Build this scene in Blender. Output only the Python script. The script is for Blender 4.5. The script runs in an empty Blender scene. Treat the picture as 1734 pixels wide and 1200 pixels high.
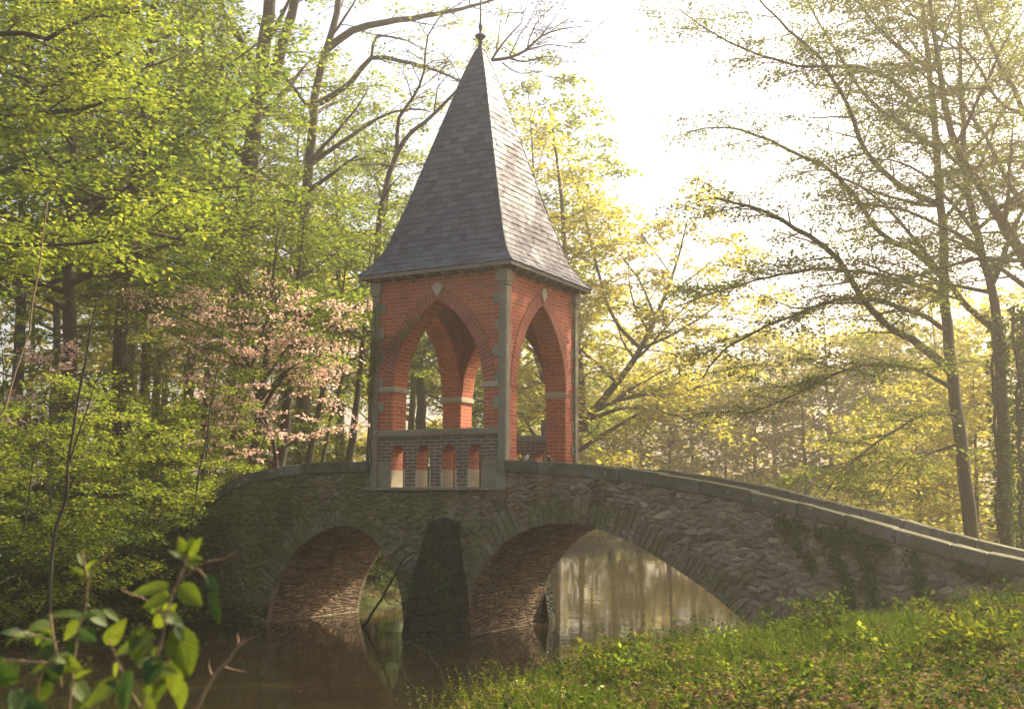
import bpy, math, random
import numpy as np
from mathutils import Vector, Matrix

sc = bpy.context.scene
C = sc.collection
PI = math.pi
rad = math.radians

# ------------------------------------------------------------------ camera
EYE = np.array([9.184, -16.303, 2.169])
YAW, PITCH, ROLL, FPX = 29.095, 7.449, 0.29, 1930.35
_a, _b, _c = rad(YAW), rad(PITCH), rad(ROLL)
_F = np.array([-math.sin(_a), math.cos(_a), 0.0])
_R = np.array([math.cos(_a), math.sin(_a), 0.0])
_U = np.array([0, 0, 1.0])
FWD = _F * math.cos(_b) + _U * math.sin(_b)
_U2 = _U * math.cos(_b) - _F * math.sin(_b)
RGT = _R * math.cos(_c) + _U2 * math.sin(_c)
UPV = -_R * math.sin(_c) + _U2 * math.cos(_c)
cam_d = bpy.data.cameras.new('camera')
cam = bpy.data.objects.new('camera', cam_d)
C.objects.link(cam)
cam.matrix_world = Matrix(((RGT[0], UPV[0], -FWD[0], EYE[0]), (RGT[1], UPV[1], -FWD[1], EYE[1]),
                           (RGT[2], UPV[2], -FWD[2], EYE[2]), (0, 0, 0, 1)))
cam_d.sensor_width = 36.0
cam_d.lens = 36.0 * FPX / 1734.0
cam_d.clip_start = 0.1
cam_d.clip_end = 2000
cam_d.dof.use_dof = True
cam_d.dof.focus_distance = 19.0
cam_d.dof.aperture_fstop = 4.5
sc.camera = cam

# ------------------------------------------------------------------ light
SUN_EL, SUN_AZ = 40.0, 62.0            # azimuth measured from +X towards +Y
wd = bpy.data.worlds.new('World')
sc.world = wd
wd.use_nodes = True
wn = wd.node_tree
bg = wn.nodes['Background']
sky = wn.nodes.new('ShaderNodeTexSky')
sky.sky_type = 'NISHITA'
sky.sun_disc = False
sky.sun_elevation = rad(SUN_EL)
sky.sun_rotation = rad(90.0 - SUN_AZ)
sky.air_density = 1.0
sky.dust_density = 6.0
sky.ozone_density = 1.0
tint = wn.nodes.new('ShaderNodeMix')
tint.data_type = 'RGBA'
tint.blend_type = 'MULTIPLY'
tint.inputs[0].default_value = 1.0
tint.inputs[7].default_value = (1.0, 0.92, 0.86, 1)
wn.links.new(sky.outputs[0], tint.inputs[6])
wn.links.new(tint.outputs[2], bg.inputs[0])
bg.inputs[1].default_value = 0.15

sun_d = bpy.data.lights.new('sun', 'SUN')
sun = bpy.data.objects.new('sun', sun_d)
C.objects.link(sun)
sun_d.energy = 5.0
sun_d.angle = rad(0.6)
sun_d.color = (1.0, 0.87, 0.66)
_sd = Vector((math.cos(rad(SUN_EL)) * math.cos(rad(SUN_AZ)), math.cos(rad(SUN_EL)) * math.sin(rad(SUN_AZ)), math.sin(rad(SUN_EL))))
sun.rotation_euler = _sd.to_track_quat('Z', 'Y').to_euler()
sun.location = (10, 30, 30)

sc.view_settings.view_transform = 'Standard'
sc.view_settings.look = 'None'
sc.view_settings.exposure = 1.5
sc.view_settings.gamma = 1.0
sc.render.engine = 'CYCLES'
sc.cycles.use_denoising = True
sc.cycles.max_bounces = 7
sc.cycles.diffuse_bounces = 4
sc.cycles.glossy_bounces = 3
sc.cycles.transmission_bounces = 5
sc.cycles.volume_bounces = 0
sc.cycles.sample_clamp_indirect = 6.0


def at(px, py, D):
    """photo pixel + distance along the lens axis -> world point"""
    return EYE + D * (FWD + RGT * ((px - 867) / FPX) - UPV * ((py - 600) / FPX))


# ------------------------------------------------------------------ helpers
def tag(o, label=None, cat=None, group=None, kind=None):
    if label: o['label'] = label
    if cat: o['category'] = cat
    if group: o['group'] = group
    if kind: o['kind'] = kind
    return o


def empty(name, loc=(0, 0, 0), label=None, cat=None, group=None):
    o = bpy.data.objects.new(name, None)
    o.empty_display_size = 0.3
    o.location = loc
    C.objects.link(o)
    return tag(o, label, cat, group)


def link_mesh(name, me, mat, parent=None):
    o = bpy.data.objects.new(name, me)
    if mat:
        me.materials.append(mat)
    C.objects.link(o)
    if parent:
        o.parent = parent
        o.matrix_parent_inverse = Matrix.Translation(-Vector(parent.location)) if parent.type == 'EMPTY' and parent.parent is None else Matrix()
    return o


def np_mesh(name, V, Q, smooth=False, uv=None):
    """V (n,3), Q (m,k) arrays -> mesh"""
    me = bpy.data.meshes.new(name)
    V = np.asarray(V, dtype=np.float32)
    Q = np.asarray(Q, dtype=np.int32)
    k = Q.shape[1]
    me.vertices.add(len(V))
    me.vertices.foreach_set('co', V.ravel())
    me.loops.add(Q.size)
    me.loops.foreach_set('vertex_index', Q.ravel())
    me.polygons.add(len(Q))
    me.polygons.foreach_set('loop_start', np.arange(0, Q.size, k, dtype=np.int32))
    if smooth:
        me.polygons.foreach_set('use_smooth', np.ones(len(Q), dtype=bool))
    if uv is not None:
        l = me.uv_layers.new(name='UVMap')
        l.data.foreach_set('uv', np.asarray(uv, dtype=np.float32).ravel())
    me.update(calc_edges=True)
    return me


class MB:
    """collects faces of one mesh"""
    def __init__(s):
        s.v, s.f, s.uv = [], [], []

    def face(s, pts, uvs=None):
        n = len(s.v)
        s.v += [tuple(p) for p in pts]
        s.f.append(tuple(range(n, n + len(pts))))
        s.uv.append(uvs or [(0, 0)] * len(pts))

    def box(s, x0, x1, y0, y1, z0, z1, jit=0, R=random):
        p = [(x, y, z) for z in (z0, z1) for y in (y0, y1) for x in (x0, x1)]
        if jit:
            p = [tuple(c + R.uniform(-jit, jit) for c in q) for q in p]
        s.hexa(p)

    def hexa(s, p):
        n = len(s.v)
        s.v += [tuple(q) for q in p]
        for q in ((0, 2, 3, 1), (4, 5, 7, 6), (0, 1, 5, 4), (2, 6, 7, 3), (0, 4, 6, 2), (1, 3, 7, 5)):
            s.f.append(tuple(n + i for i in q))
            s.uv.append([(0, 0)] * 4)

    def prism(s, poly, z0, z1, top_scale=1.0):
        n = len(poly)
        cx = sum(p[0] for p in poly) / n
        cy = sum(p[1] for p in poly) / n
        b = len(s.v)
        s.v += [(p[0], p[1], z0) for p in poly]
        s.v += [(cx + (p[0] - cx) * top_scale, cy + (p[1] - cy) * top_scale, z1) for p in poly]
        for i in range(n):
            j = (i + 1) % n
            s.f.append((b + i, b + j, b + n + j, b + n + i))
            s.uv.append([(0, 0)] * 4)
        s.f.append(tuple(b + n + i for i in range(n)))
        s.uv.append([(0, 0)] * n)
        s.f.append(tuple(b + i for i in reversed(range(n))))
        s.uv.append([(0, 0)] * n)

    def tube(s, pts, radii, n=8, cap=True):
        pts = [Vector(p) for p in pts]
        b = len(s.v)
        for i, p in enumerate(pts):
            d = (pts[min(i + 1, len(pts) - 1)] - pts[max(i - 1, 0)])
            d = d.normalized() if d.length > 1e-9 else Vector((0, 0, 1))
            a = d.orthogonal().normalized() if i == 0 else (a - d * a.dot(d)).normalized()
            c = d.cross(a)
            r = radii[i] if hasattr(radii, '__len__') else radii
            for k in range(n):
                t = 2 * PI * k / n
                s.v.append(tuple(p + a * (r * math.cos(t)) + c * (r * math.sin(t))))
        for i in range(len(pts) - 1):
            for k in range(n):
                k2 = (k + 1) % n
                s.f.append((b + i * n + k, b + i * n + k2, b + (i + 1) * n + k2, b + (i + 1) * n + k))
                s.uv.append([(0, 0)] * 4)
        if cap:
            s.f.append(tuple(b + k for k in reversed(range(n))))
            s.uv.append([(0, 0)] * n)
            s.f.append(tuple(b + (len(pts) - 1) * n + k for k in range(n)))
            s.uv.append([(0, 0)] * n)

    def lathe(s, prof, cx, cy, n=16):
        s.tube([(cx, cy, z) for r, z in prof], [max(r, .001) for r, z in prof], n)

    def build(s, name, mat, parent=None, smooth=False, bevel=0):
        me = bpy.data.meshes.new(name)
        me.from_pydata(s.v, [], s.f)
        l = me.uv_layers.new(name='UVMap')
        l.data.foreach_set('uv', [c for fu in s.uv for u in fu for c in u])
        if smooth:
            me.polygons.foreach_set('use_smooth', [True] * len(me.polygons))
        me.update()
        o = link_mesh(name, me, mat, parent)
        if bevel:
            m = o.modifiers.new('bevel', 'BEVEL')
            m.width = bevel
            m.segments = 2
            m.limit_method = 'ANGLE'
        return o


# ------------------------------------------------------------------ materials
class NT:
    def __init__(s, name):
        s.m = bpy.data.materials.new(name)
        s.m.use_nodes = True
        s.t = s.m.node_tree
        s.t.nodes.clear()
        s.out = s.n('OutputMaterial')

    def n(s, t, **k):
        nd = s.t.nodes.new('ShaderNode' + t)
        for a, b in k.items():
            setattr(nd, a, b)
        return nd

    def l(s, a, b):
        s.t.links.new(a, b)

    def coord(s, kind='Object'):
        return s.n('TexCoord').outputs[kind]

    def mapping(s, vec, scale=(1, 1, 1)):
        m = s.n('Mapping')
        m.inputs['Scale'].default_value = scale
        s.l(vec, m.inputs['Vector'])
        return m.outputs[0]

    def noise(s, vec, scale, detail=4, rough=.55, dist=0):
        t = s.n('TexNoise')
        t.inputs['Scale'].default_value = scale
        t.inputs['Detail'].default_value = detail
        t.inputs['Roughness'].default_value = rough
        t.inputs['Distortion'].default_value = dist
        if vec is not None:
            s.l(vec, t.inputs['Vector'])
        return t

    def ramp(s, fac, stops, interp='LINEAR'):
        r = s.n('ValToRGB')
        e = r.color_ramp.elements
        r.color_ramp.interpolation = interp
        while len(e) < len(stops):
            e.new(.5)
        for q, (p, c) in zip(e, stops):
            q.position = p
            q.color = (c, c, c, 1) if isinstance(c, (int, float)) else (*c, 1)
        s.l(fac, r.inputs[0])
        return r.outputs[0]

    def mix(s, fac, a, b, mode='MIX'):
        m = s.n('Mix', data_type='RGBA', blend_type=mode)
        for i, x in ((0, fac), (6, a), (7, b)):
            if isinstance(x, (int, float)):
                m.inputs[i].default_value = x if i == 0 else (x, x, x, 1)
            elif isinstance(x, tuple):
                m.inputs[i].default_value = (*x, 1)
            else:
                s.l(x, m.inputs[i])
        return m.outputs[2]

    def math(s, op, a, b=None):
        m = s.n('Math', operation=op)
        for i, x in ((0, a), (1, b)):
            if x is None: continue
            if isinstance(x, (int, float)): m.inputs[i].default_value = x
            else: s.l(x, m.inputs[i])
        return m.outputs[0]

    def bump(s, h, dist, strength=1.0, normal=None):
        b = s.n('Bump')
        b.inputs['Strength'].default_value = strength
        b.inputs['Distance'].default_value = dist
        s.l(h, b.inputs['Height'])
        if normal is not None: s.l(normal, b.inputs['Normal'])
        return b.outputs[0]

    def done(s, col, rough=.8, normal=None, spec=.3):
        p = s.n('BsdfPrincipled')
        if isinstance(col, tuple): p.inputs['Base Color'].default_value = (*col, 1)
        else: s.l(col, p.inputs['Base Color'])
        if isinstance(rough, (int, float)): p.inputs['Roughness'].default_value = rough
        else: s.l(rough, p.inputs['Roughness'])
        p.inputs['Specular IOR Level'].default_value = spec
        if normal is not None: s.l(normal, p.inputs['Normal'])
        s.l(p.outputs[0], s.out.inputs[0])
        return s.m


def mat_brick(name, c1, c2, mortar, soot, uv=False, bw=.225, bh=.072, ms=.010, offset=.5):
    t = NT(name)
    if uv:
        vec = t.coord('UV')
    else:
        sx = t.n('SeparateXYZ')
        t.l(t.coord('Object'), sx.inputs[0])
        cx = t.n('CombineXYZ')
        t.l(t.math('ADD', sx.outputs[0], sx.outputs[1]), cx.inputs[0])
        t.l(sx.outputs[2], cx.inputs[1])
        vec = cx.outputs[0]
    # slight waviness of the courses
    w = t.noise(t.coord('Object'), 3.0, 2)
    wv = t.n('VectorMath', operation='SCALE')
    t.l(w.outputs['Color'], wv.inputs[0])
    wv.inputs['Scale'].default_value = .012
    ad = t.n('VectorMath', operation='ADD')
    t.l(vec, ad.inputs[0])
    t.l(wv.outputs[0], ad.inputs[1])
    b = t.n('TexBrick', offset=offset)
    t.l(ad.outputs[0], b.inputs['Vector'])
    b.inputs['Scale'].default_value = 1.0
    b.inputs['Brick Width'].default_value = bw
    b.inputs['Row Height'].default_value = bh
    b.inputs['Mortar Size'].default_value = ms
    b.inputs['Mortar Smooth'].default_value = .25
    b.inputs['Bias'].default_value = 0
    b.inputs['Color1'].default_value = (*c1, 1)
    b.inputs['Color2'].default_value = (*c2, 1)
    b.inputs['Mortar'].default_value = (*mortar, 1)
    n1 = t.noise(t.coord('Object'), 2.2, 6, .65)
    col = t.mix(t.ramp(n1.outputs[0], [(.42, 0.0), (.72, .55)]), b.outputs['Color'], soot)
    n2 = t.noise(t.coord('Object'), 60, 3)
    col = t.mix(.35, col, t.ramp(n2.outputs[0], [(.3, .35), (.7, 1.0)]), 'MULTIPLY')
    h = t.math('SUBTRACT', t.math('MULTIPLY', n2.outputs[0], .25), b.outputs['Fac'])
    return t.done(col, .85, t.bump(h, .008, .9))


def mat_stone(name, c1, c2, moss, lo=.45, hi=.65, rough=.85, island=True, top=None):
    t = NT(name)
    v = t.coord('Object')
    n1 = t.noise(v, 5, 7, .65)
    n2 = t.noise(v, 1.3, 5, .6)
    n3 = t.noise(v, 45, 4, .6)
    col = t.mix(n1.outputs[0], c1, c2)
    if island:
        g = t.n('NewGeometry')
        col = t.mix(.8, col, t.ramp(g.outputs['Random Per Island'], [(0, .55), (1, 1.2)]), 'MULTIPLY')
    col = t.mix(t.ramp(n2.outputs[0], [(lo, 0.0), (hi, .85)]), col, moss)
    if top:        # moss cushions grow on the level faces
        gg = t.n('NewGeometry')
        sn = t.n('SeparateXYZ')
        t.l(gg.outputs['Normal'], sn.inputs[0])
        tm = t.math('MULTIPLY', t.ramp(sn.outputs[2], [(.55, 0.0), (.8, 1.0)]), t.ramp(n1.outputs[0], [(.34, .35), (.55, 1.0)]))
        col = t.mix(tm, col, top)
    col = t.mix(.5, col, t.ramp(n3.outputs[0], [(.3, .5), (.7, 1.15)]), 'MULTIPLY')
    lich = t.noise(v, 9, 3, .5)
    col = t.mix(t.ramp(lich.outputs[0], [(.66, 0.0), (.7, .5)]), col, (.33, .32, .26))
    h = t.math('ADD', n1.outputs[0], t.math('MULTIPLY', n3.outputs[0], .4))
    return t.done(col, rough, t.bump(h, .02, .8))


def mat_rubble(name, scale, cols, mortar, moss, mlo, mhi, relief=.05, uv=False, crev=.06, xmoss=False, warp=.22):
    """rubble masonry: cells stretched along the courses, deep joints, moss in patches"""
    t = NT(name)
    v = t.coord('UV') if uv else t.coord('Object')
    nz = t.noise(v, 2.6, 4, .6)
    sub = t.n('VectorMath', operation='SCALE')
    t.l(nz.outputs['Color'], sub.inputs[0])
    sub.inputs['Scale'].default_value = warp
    ad = t.n('VectorMath', operation='ADD')
    t.l(v, ad.inputs[0])
    t.l(sub.outputs[0], ad.inputs[1])
    mv = t.mapping(ad.outputs[0], scale)
    ve = t.n('TexVoronoi', feature='DISTANCE_TO_EDGE')
    vc = t.n('TexVoronoi', feature='F1')
    for q in (ve, vc):
        q.inputs['Scale'].default_value = 1.0
        q.inputs['Randomness'].default_value = .85
        t.l(mv, q.inputs['Vector'])
    sp = t.n('SeparateColor')
    t.l(vc.outputs['Color'], sp.inputs[0])
    col = t.ramp(sp.outputs[0], [(i / (len(cols) - 1), c) for i, c in enumerate(cols)])
    n3 = t.noise(v, 22, 6, .65)
    col = t.mix(.75, col, t.ramp(n3.outputs[0], [(.3, .45), (.7, 1.25)]), 'MULTIPLY')
    n4 = t.noise(v, .55, 6, .65)
    n5 = t.noise(v, 6, 5, .6)
    col = t.mix(t.ramp(ve.outputs['Distance'], [(.015, 1.0), (crev, 0.0)]), col, mortar)
    mm = t.math('ADD', t.math('MULTIPLY', n4.outputs[0], .65), t.math('MULTIPLY', n5.outputs[0], .4))
    if xmoss:      # moss is thickest on the damp left end
        sx = t.n('SeparateXYZ')
        t.l(v, sx.inputs[0])
        mr = t.n('MapRange')
        t.l(sx.outputs[0], mr.inputs[0])
        for i_, x_ in zip((1, 2, 3, 4), (-7, 5, .13, -.06)): mr.inputs[i_].default_value = x_
        mm = t.math('ADD', mm, mr.outputs[0])
    col = t.mix(t.ramp(mm, [(mlo, 0.0), (mhi, .9)]), col, moss)
    st = t.noise(t.mapping(v, (2.2, 2.2, .35)), 1.0, 5, .6)
    col = t.mix(t.ramp(st.outputs[0], [(.5, 0.0), (.72, .65)]), col, (.025, .024, .018))
    h = t.ramp(ve.outputs['Distance'], [(0.0, 0.0), (.16, .75), (.5, 1.0)])
    h = t.math('ADD', h, t.math('MULTIPLY', n3.outputs[0], .55))
    h = t.math('ADD', h, t.math('MULTIPLY', sp.outputs[1], .5))
    return t.done(col, .92, t.bump(h, relief, 1.0), .2)


def mat_leaf(name, cols, tr=.5, trcol=None, gloss=.0, val=1.0, ns=.55):
    t = NT(name)
    g = t.n('NewGeometry')
    oi = t.n('ObjectInfo')
    nz = t.noise(t.coord('Object'), ns, 3)
    f = t.math('ADD', t.math('MULTIPLY', g.outputs['Random Per Island'], .55),
               t.math('MULTIPLY', t.ramp(nz.outputs[0], [(.3, 0.0), (.7, 1.0)]), .45))
    cols = [tuple(x * val for x in c) for c in cols]
    col = t.ramp(f, [(i / (len(cols) - 1), c) for i, c in enumerate(cols)])
    d = t.n('BsdfDiffuse')
    t.l(col, d.inputs[0])
    r = t.n('BsdfTranslucent')
    tc = t.mix(1.0, col, trcol or (1.5, 1.35, .6), 'MULTIPLY')
    t.l(tc, r.inputs[0])
    m = t.n('MixShader')
    m.inputs[0].default_value = tr
    t.l(d.outputs[0], m.inputs[1])
    t.l(r.outputs[0], m.inputs[2])
    o = m.outputs[0]
    if gloss:
        gl = t.n('BsdfGlossy')
        gl.inputs['Roughness'].default_value = .5
        gl.inputs[0].default_value = (.9, .95, .9, 1)
        m2 = t.n('MixShader')
        fr = t.n('Fresnel')
        t.l(t.math('MULTIPLY', fr.outputs[0], gloss), m2.inputs[0])
        t.l(o, m2.inputs[1])
        t.l(gl.outputs[0], m2.inputs[2])
        o = m2.outputs[0]
    t.l(o, t.out.inputs[0])
    return t.m


def mat_veined(name, c1, c2, vein, tr=.45):
    t = NT(name)
    uv = t.n('SeparateXYZ')
    t.l(t.coord('UV'), uv.inputs[0])
    au = t.math('ABSOLUTE', uv.outputs[0])
    w = t.math('SINE', t.math('MULTIPLY', t.math('SUBTRACT', uv.outputs[1], t.math('MULTIPLY', au, .22)), 50))
    side = t.ramp(w, [(.80, 0.0), (.97, 1.0)])
    mid = t.ramp(au, [(.03, 1.0), (.09, 0.0)])
    vn = t.math('MAXIMUM', side, mid)
    oi = t.n('ObjectInfo')
    nz = t.noise(t.coord('Object'), 26, 5, .6)
    n2 = t.noise(t.coord('Object'), 90, 3, .6)
    col = t.mix(t.math('ADD', t.math('MULTIPLY', oi.outputs['Random'], .6), t.math('MULTIPLY', nz.outputs[0], .5)), c1, c2)
    col = t.mix(t.ramp(nz.outputs[0], [(.62, 0.0), (.72, .6)]), col, (.16, .09, .03))
    col = t.mix(t.math('MULTIPLY', vn, .5), col, vein)
    h = t.math('SUBTRACT', t.math('MULTIPLY', n2.outputs[0], .5), vn)
    p = t.n('BsdfPrincipled')
    t.l(col, p.inputs['Base Color'])
    p.inputs['Roughness'].default_value = .55
    p.inputs['Specular IOR Level'].default_value = .25
    t.l(t.bump(h, .0015, .8), p.inputs['Normal'])
    r = t.n('BsdfTranslucent')
    t.l(t.mix(1.0, col, (1.5, 1.4, .6), 'MULTIPLY'), r.inputs[0])
    m = t.n('MixShader')
    m.inputs[0].default_value = tr
    t.l(p.outputs[0], m.inputs[1])
    t.l(r.outputs[0], m.inputs[2])
    t.l(m.outputs[0], t.out.inputs[0])
    return t.m


def mat_bark(name, c1, c2, alg=None, amt=.5):
    t = NT(name)
    v = t.coord('Object')
    n1 = t.noise(t.mapping(v, (9, 9, 2)), 1.6, 6, .65)
    n2 = t.noise(v, 1.1, 4)
    col = t.mix(n1.outputs[0], c1, c2)
    if alg:
        col = t.mix(t.ramp(n2.outputs[0], [(.42, 0.0), (.65, amt)]), col, alg)
    return t.done(col, .9, t.bump(n1.outputs[0], .03, .9), .2)


M = {}
M['brick'] = mat_brick('red_brick', (.53, .125, .045), (.36, .070, .028), (.50, .30, .20), (.22, .06, .032), ms=.009, bh=.068)
M['ring'] = mat_brick('arch_brick', (.40, .10, .048), (.27, .062, .034), (.42, .28, .21), (.16, .05, .032), uv=True, bw=.0745, bh=.25, ms=.009, offset=0)
M['brick_dark'] = mat_brick('weathered_brick', (.175, .10, .062), (.10, .075, .055), (.30, .25, .185), (.05, .05, .04), bh=.06, ms=.013)
M['brick_reveal'] = mat_brick('orange_brick', (.46, .12, .055), (.38, .09, .04), (.45, .30, .22), (.3, .09, .04))
M['post'] = mat_stone('post_stone', (.24, .205, .14), (.36, .31, .21), (.125, .135, .06), .48, .7)
M['dressed'] = mat_stone('dressed_stone', (.42, .36, .235), (.52, .45, .31), (.25, .23, .14), .55, .8)
M['coping'] = mat_stone('coping_stone', (.085, .078, .06), (.19, .175, .14), (.06, .07, .02), .40, .58, top=(.085, .085, .022))
M['cutwater'] = mat_rubble('wet_shaded_stone', (4.0, 4.0, 8.0), [(.018, .017, .013), (.03, .026, .02)], (.01, .01, .008), (.018, .026, .01), .4, .6)  # near-black takes in wet moss and the shadow on the pier, both as colour
M['wall'] = mat_rubble('rubble_wall', (3.6, 3.6, 7.5), [(.085, .066, .045), (.17, .135, .09), (.115, .075, .048), (.21, .17, .115), (.07, .06, .048), (.15, .085, .05)],
                       (.095, .08, .055), (.075, .085, .022), .47, .62, crev=.05, xmoss=True)
M['vault'] = mat_rubble('vault_stone', (19, 3.0, 1), [(.12, .08, .045), (.33, .23, .135), (.20, .13, .075), (.27, .18, .10)], (.10, .07, .045), (.12, .11, .04), .58, .75, relief=.10, uv=True, crev=.07, warp=.07)
M['voussoir'] = mat_stone('voussoir_stone', (.13, .108, .07), (.28, .23, .15), (.11, .11, .03), .42, .6)
M['waterline'] = mat_stone('sunlit_waterline', (.40, .34, .25), (.52, .45, .35), (.07, .06, .04), .38, .5)  # pale colour stands for sun striking the vault wall at water level
M['path'] = mat_stone('path_gravel', (.2, .17, .12), (.28, .24, .17), (.1, .1, .04), .45, .7, island=False)
M['lead'] = NT('dark_lead').done((.045, .045, .05), .5)
M['metal'] = NT('finial_metal').done((.05, .05, .055), .45)
M['eave'] = mat_stone('eave_board', (.20, .16, .12), (.28, .23, .17), (.16, .13, .09), .5, .8, island=False)
M['fascia'] = mat_stone('fascia_board', (.20, .17, .135), (.28, .24, .19), (.3, .27, .2), .5, .8, island=False)


def mat_slate():
    t = NT('roof_slate')
    g = t.n('NewGeometry')
    v = t.coord('Object')
    n = t.noise(v, 30, 4)
    n2 = t.noise(v, .9, 4)
    col = t.ramp(g.outputs['Random Per Island'], [(0, (.036, .040, .052)), (.5, (.065, .072, .09)), (1, (.10, .104, .12))])
    col = t.mix(.5, col, t.ramp(n.outputs[0], [(.3, .6), (.7, 1.15)]), 'MULTIPLY')
    col = t.mix(t.ramp(n2.outputs[0], [(.5, 0.0), (.8, .4)]), col, (.075, .08, .055))
    return t.done(col, t.ramp(n.outputs[0], [(.2, .45), (.8, .65)]), t.bump(n.outputs[0], .004, .6), .35)


M['slate'] = mat_slate()


def mat_water():
    t = NT('pond_water')
    v = t.coord('Object')
    n1 = t.noise(t.mapping(v, (1, 1, 1)), 1.1, 3, .5)
    n2 = t.noise(t.mapping(v, (1, 1, 1)), 7, 3, .5)
    h = t.math('ADD', n1.outputs[0], t.math('MULTIPLY', n2.outputs[0], .12))
    p = t.n('BsdfPrincipled')
    p.inputs['Base Color'].default_value = (.030, .024, .010, 1)
    p.inputs['Roughness'].default_value = .035
    p.inputs['IOR'].default_value = 1.333
    p.inputs['Specular IOR Level'].default_value = .5
    t.l(t.bump(h, .03, .22), p.inputs['Normal'])
    t.l(p.outputs[0], t.out.inputs[0])
    return t.m


M['water'] = mat_water()


def mat_ground():
    t = NT('woodland_floor')
    v = t.coord('Object')
    n1 = t.noise(v, .5, 6, .6)
    n2 = t.noise(v, 7, 6, .7)
    n3 = t.noise(v, 40, 4, .6)
    col = t.ramp(n2.outputs[0], [(.3, (.035, .026, .014)), (.5, (.085, .06, .03)), (.7, (.14, .105, .055))])
    col = t.mix(t.ramp(n1.outputs[0], [(.4, .1), (.6, .8)]), col, (.05, .075, .018))
    col = t.mix(.6, col, t.ramp(n3.outputs[0], [(.3, .4), (.7, 1.3)]), 'MULTIPLY')
    h = t.math('ADD', n2.outputs[0], t.math('MULTIPLY', n3.outputs[0], .4))
    return t.done(col, .95, t.bump(h, .06, 1), .1)


M['ground'] = mat_ground()
M['bark'] = mat_bark('brown_bark', (.022, .017, .013), (.065, .05, .037), (.07, .075, .025), .6)
M['bark_grey'] = mat_bark('grey_bark', (.04, .033, .026), (.10, .082, .062), (.06, .065, .026), .5)
M['bark_dark'] = mat_bark('dark_bark', (.018, .014, .011), (.05, .04, .03), (.04, .05, .015), .6)
M['twig'] = mat_bark('pale_twig', (.16, .11, .06), (.26, .19, .11))
M['leaf_yellow'] = mat_leaf('spring_leaf_yellow', [(.055, .095, .013), (.17, .22, .03), (.33, .35, .07)], .5, (1.4, 1.35, .75))
M['leaf_green'] = mat_leaf('spring_leaf_green', [(.035, .075, .011), (.125, .185, .026), (.26, .31, .055)], .5, (1.4, 1.35, .75))
M['leaf_gold'] = mat_leaf('spring_leaf_gold', [(.17, .18, .04), (.29, .29, .085), (.42, .40, .16)], .6)
M['leaf_olive'] = mat_leaf('spring_leaf_olive', [(.05, .075, .013), (.12, .155, .03), (.24, .26, .06)], .5, (1.4, 1.35, .75))
M['leaf_deep'] = mat_leaf('deep_green_leaf', [(.025, .055, .012), (.055, .105, .02), (.10, .16, .03)], .4, gloss=.05)
M['ivy'] = mat_leaf('ivy_leaf', [(.012, .035, .008), (.028, .065, .014), (.06, .115, .025)], .3)
M['blossom'] = mat_leaf('pink_blossom', [(.62, .42, .35), (.74, .55, .47), (.82, .68, .58)], .5, (1.15, 1.0, .9))
M['grass'] = mat_leaf('grass_blade', [(.03, .06, .008), (.06, .105, .014), (.11, .14, .02)], .4)
M['cover'] = mat_leaf('ground_cover_leaf', [(.008, .020, .004), (.026, .052, .008), (.075, .115, .013), (.22, .22, .03)], .4, ns=3.5)
M['weed'] = mat_leaf('weed_leaf', [(.02, .04, .006), (.075, .105, .014), (.25, .25, .035)], .45, ns=2.5)
M['litter'] = mat_leaf('dry_leaf', [(.10, .062, .028), (.18, .12, .055), (.30, .22, .12)], .2, (1.1, .9, .6))
M['bramble'] = mat_veined('bramble_leaf', (.03, .06, .010), (.105, .14, .018), (.14, .17, .05))
M['bramble_deep'] = mat_veined('bramble_leaf_deep', (.016, .042, .012), (.04, .075, .018), (.06, .10, .035), .3)
M['primrose'] = mat_leaf('primrose_petal', [(.62, .58, .22), (.72, .68, .32), (.78, .75, .42)], .35, (1.0, 1.0, .8))

# ------------------------------------------------------------------ terrain and water
def wpt(px, D):
    p = at(px, 870, D)
    return (p[0], p[1])


SHORE = np.array([(6.4, -40), (6.6, -22), (6.2, -17), (5.2, -13), (3.6, -8.6), (2.9, -6), (3.0, -3.2), (3.9, -.3), (4.3, 1), (4.5, 4), (4.4, 8),
                  wpt(1340, 34), wpt(1330, 42), wpt(1290, 52), wpt(1180, 60), wpt(1050, 62), wpt(960, 56), wpt(925, 46), wpt(905, 39), wpt(830, 33), wpt(750, 28.5), wpt(700, 25.8), wpt(640, 24.2),
                  (-6.6, 3.4), (-6.6, 1.5), (-6.3, -.5), (-7.4, -1.6), (-9, -2.6), (-11, -6), (-12, -14), (-12.5, -40)], dtype=float)


def shore_dist(x, y):
    """signed distance to the shoreline, negative over the water"""
    P = np.stack([x, y], -1)
    A = SHORE
    B = np.roll(SHORE, -1, 0)
    best = np.full(x.shape, 1e9)
    inside = np.zeros(x.shape, bool)
    for a, b in zip(A, B):
        ab = b - a
        t = np.clip(((P - a) @ ab) / (ab @ ab), 0, 1)
        q = P - a - t[..., None] * ab
        best = np.minimum(best, np.hypot(q[..., 0], q[..., 1]))
        cond = ((a[1] > y) != (b[1] > y)) & (x < (b[0] - a[0]) * (y - a[1]) / (b[1] - a[1] + 1e-12) + a[0])
        inside ^= cond
    return np.where(inside, -best, best)


def wob(x, y):
    return (.5 * np.sin(x * .9 + 1.3 * np.sin(y * .6)) + .5 * np.sin(y * 1.1 + 1.7 * np.sin(x * .5 + 1))
            + .3 * np.sin(2.3 * x + y * 1.9) + .2 * np.sin(3.7 * y - 2.1 * x))


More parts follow.
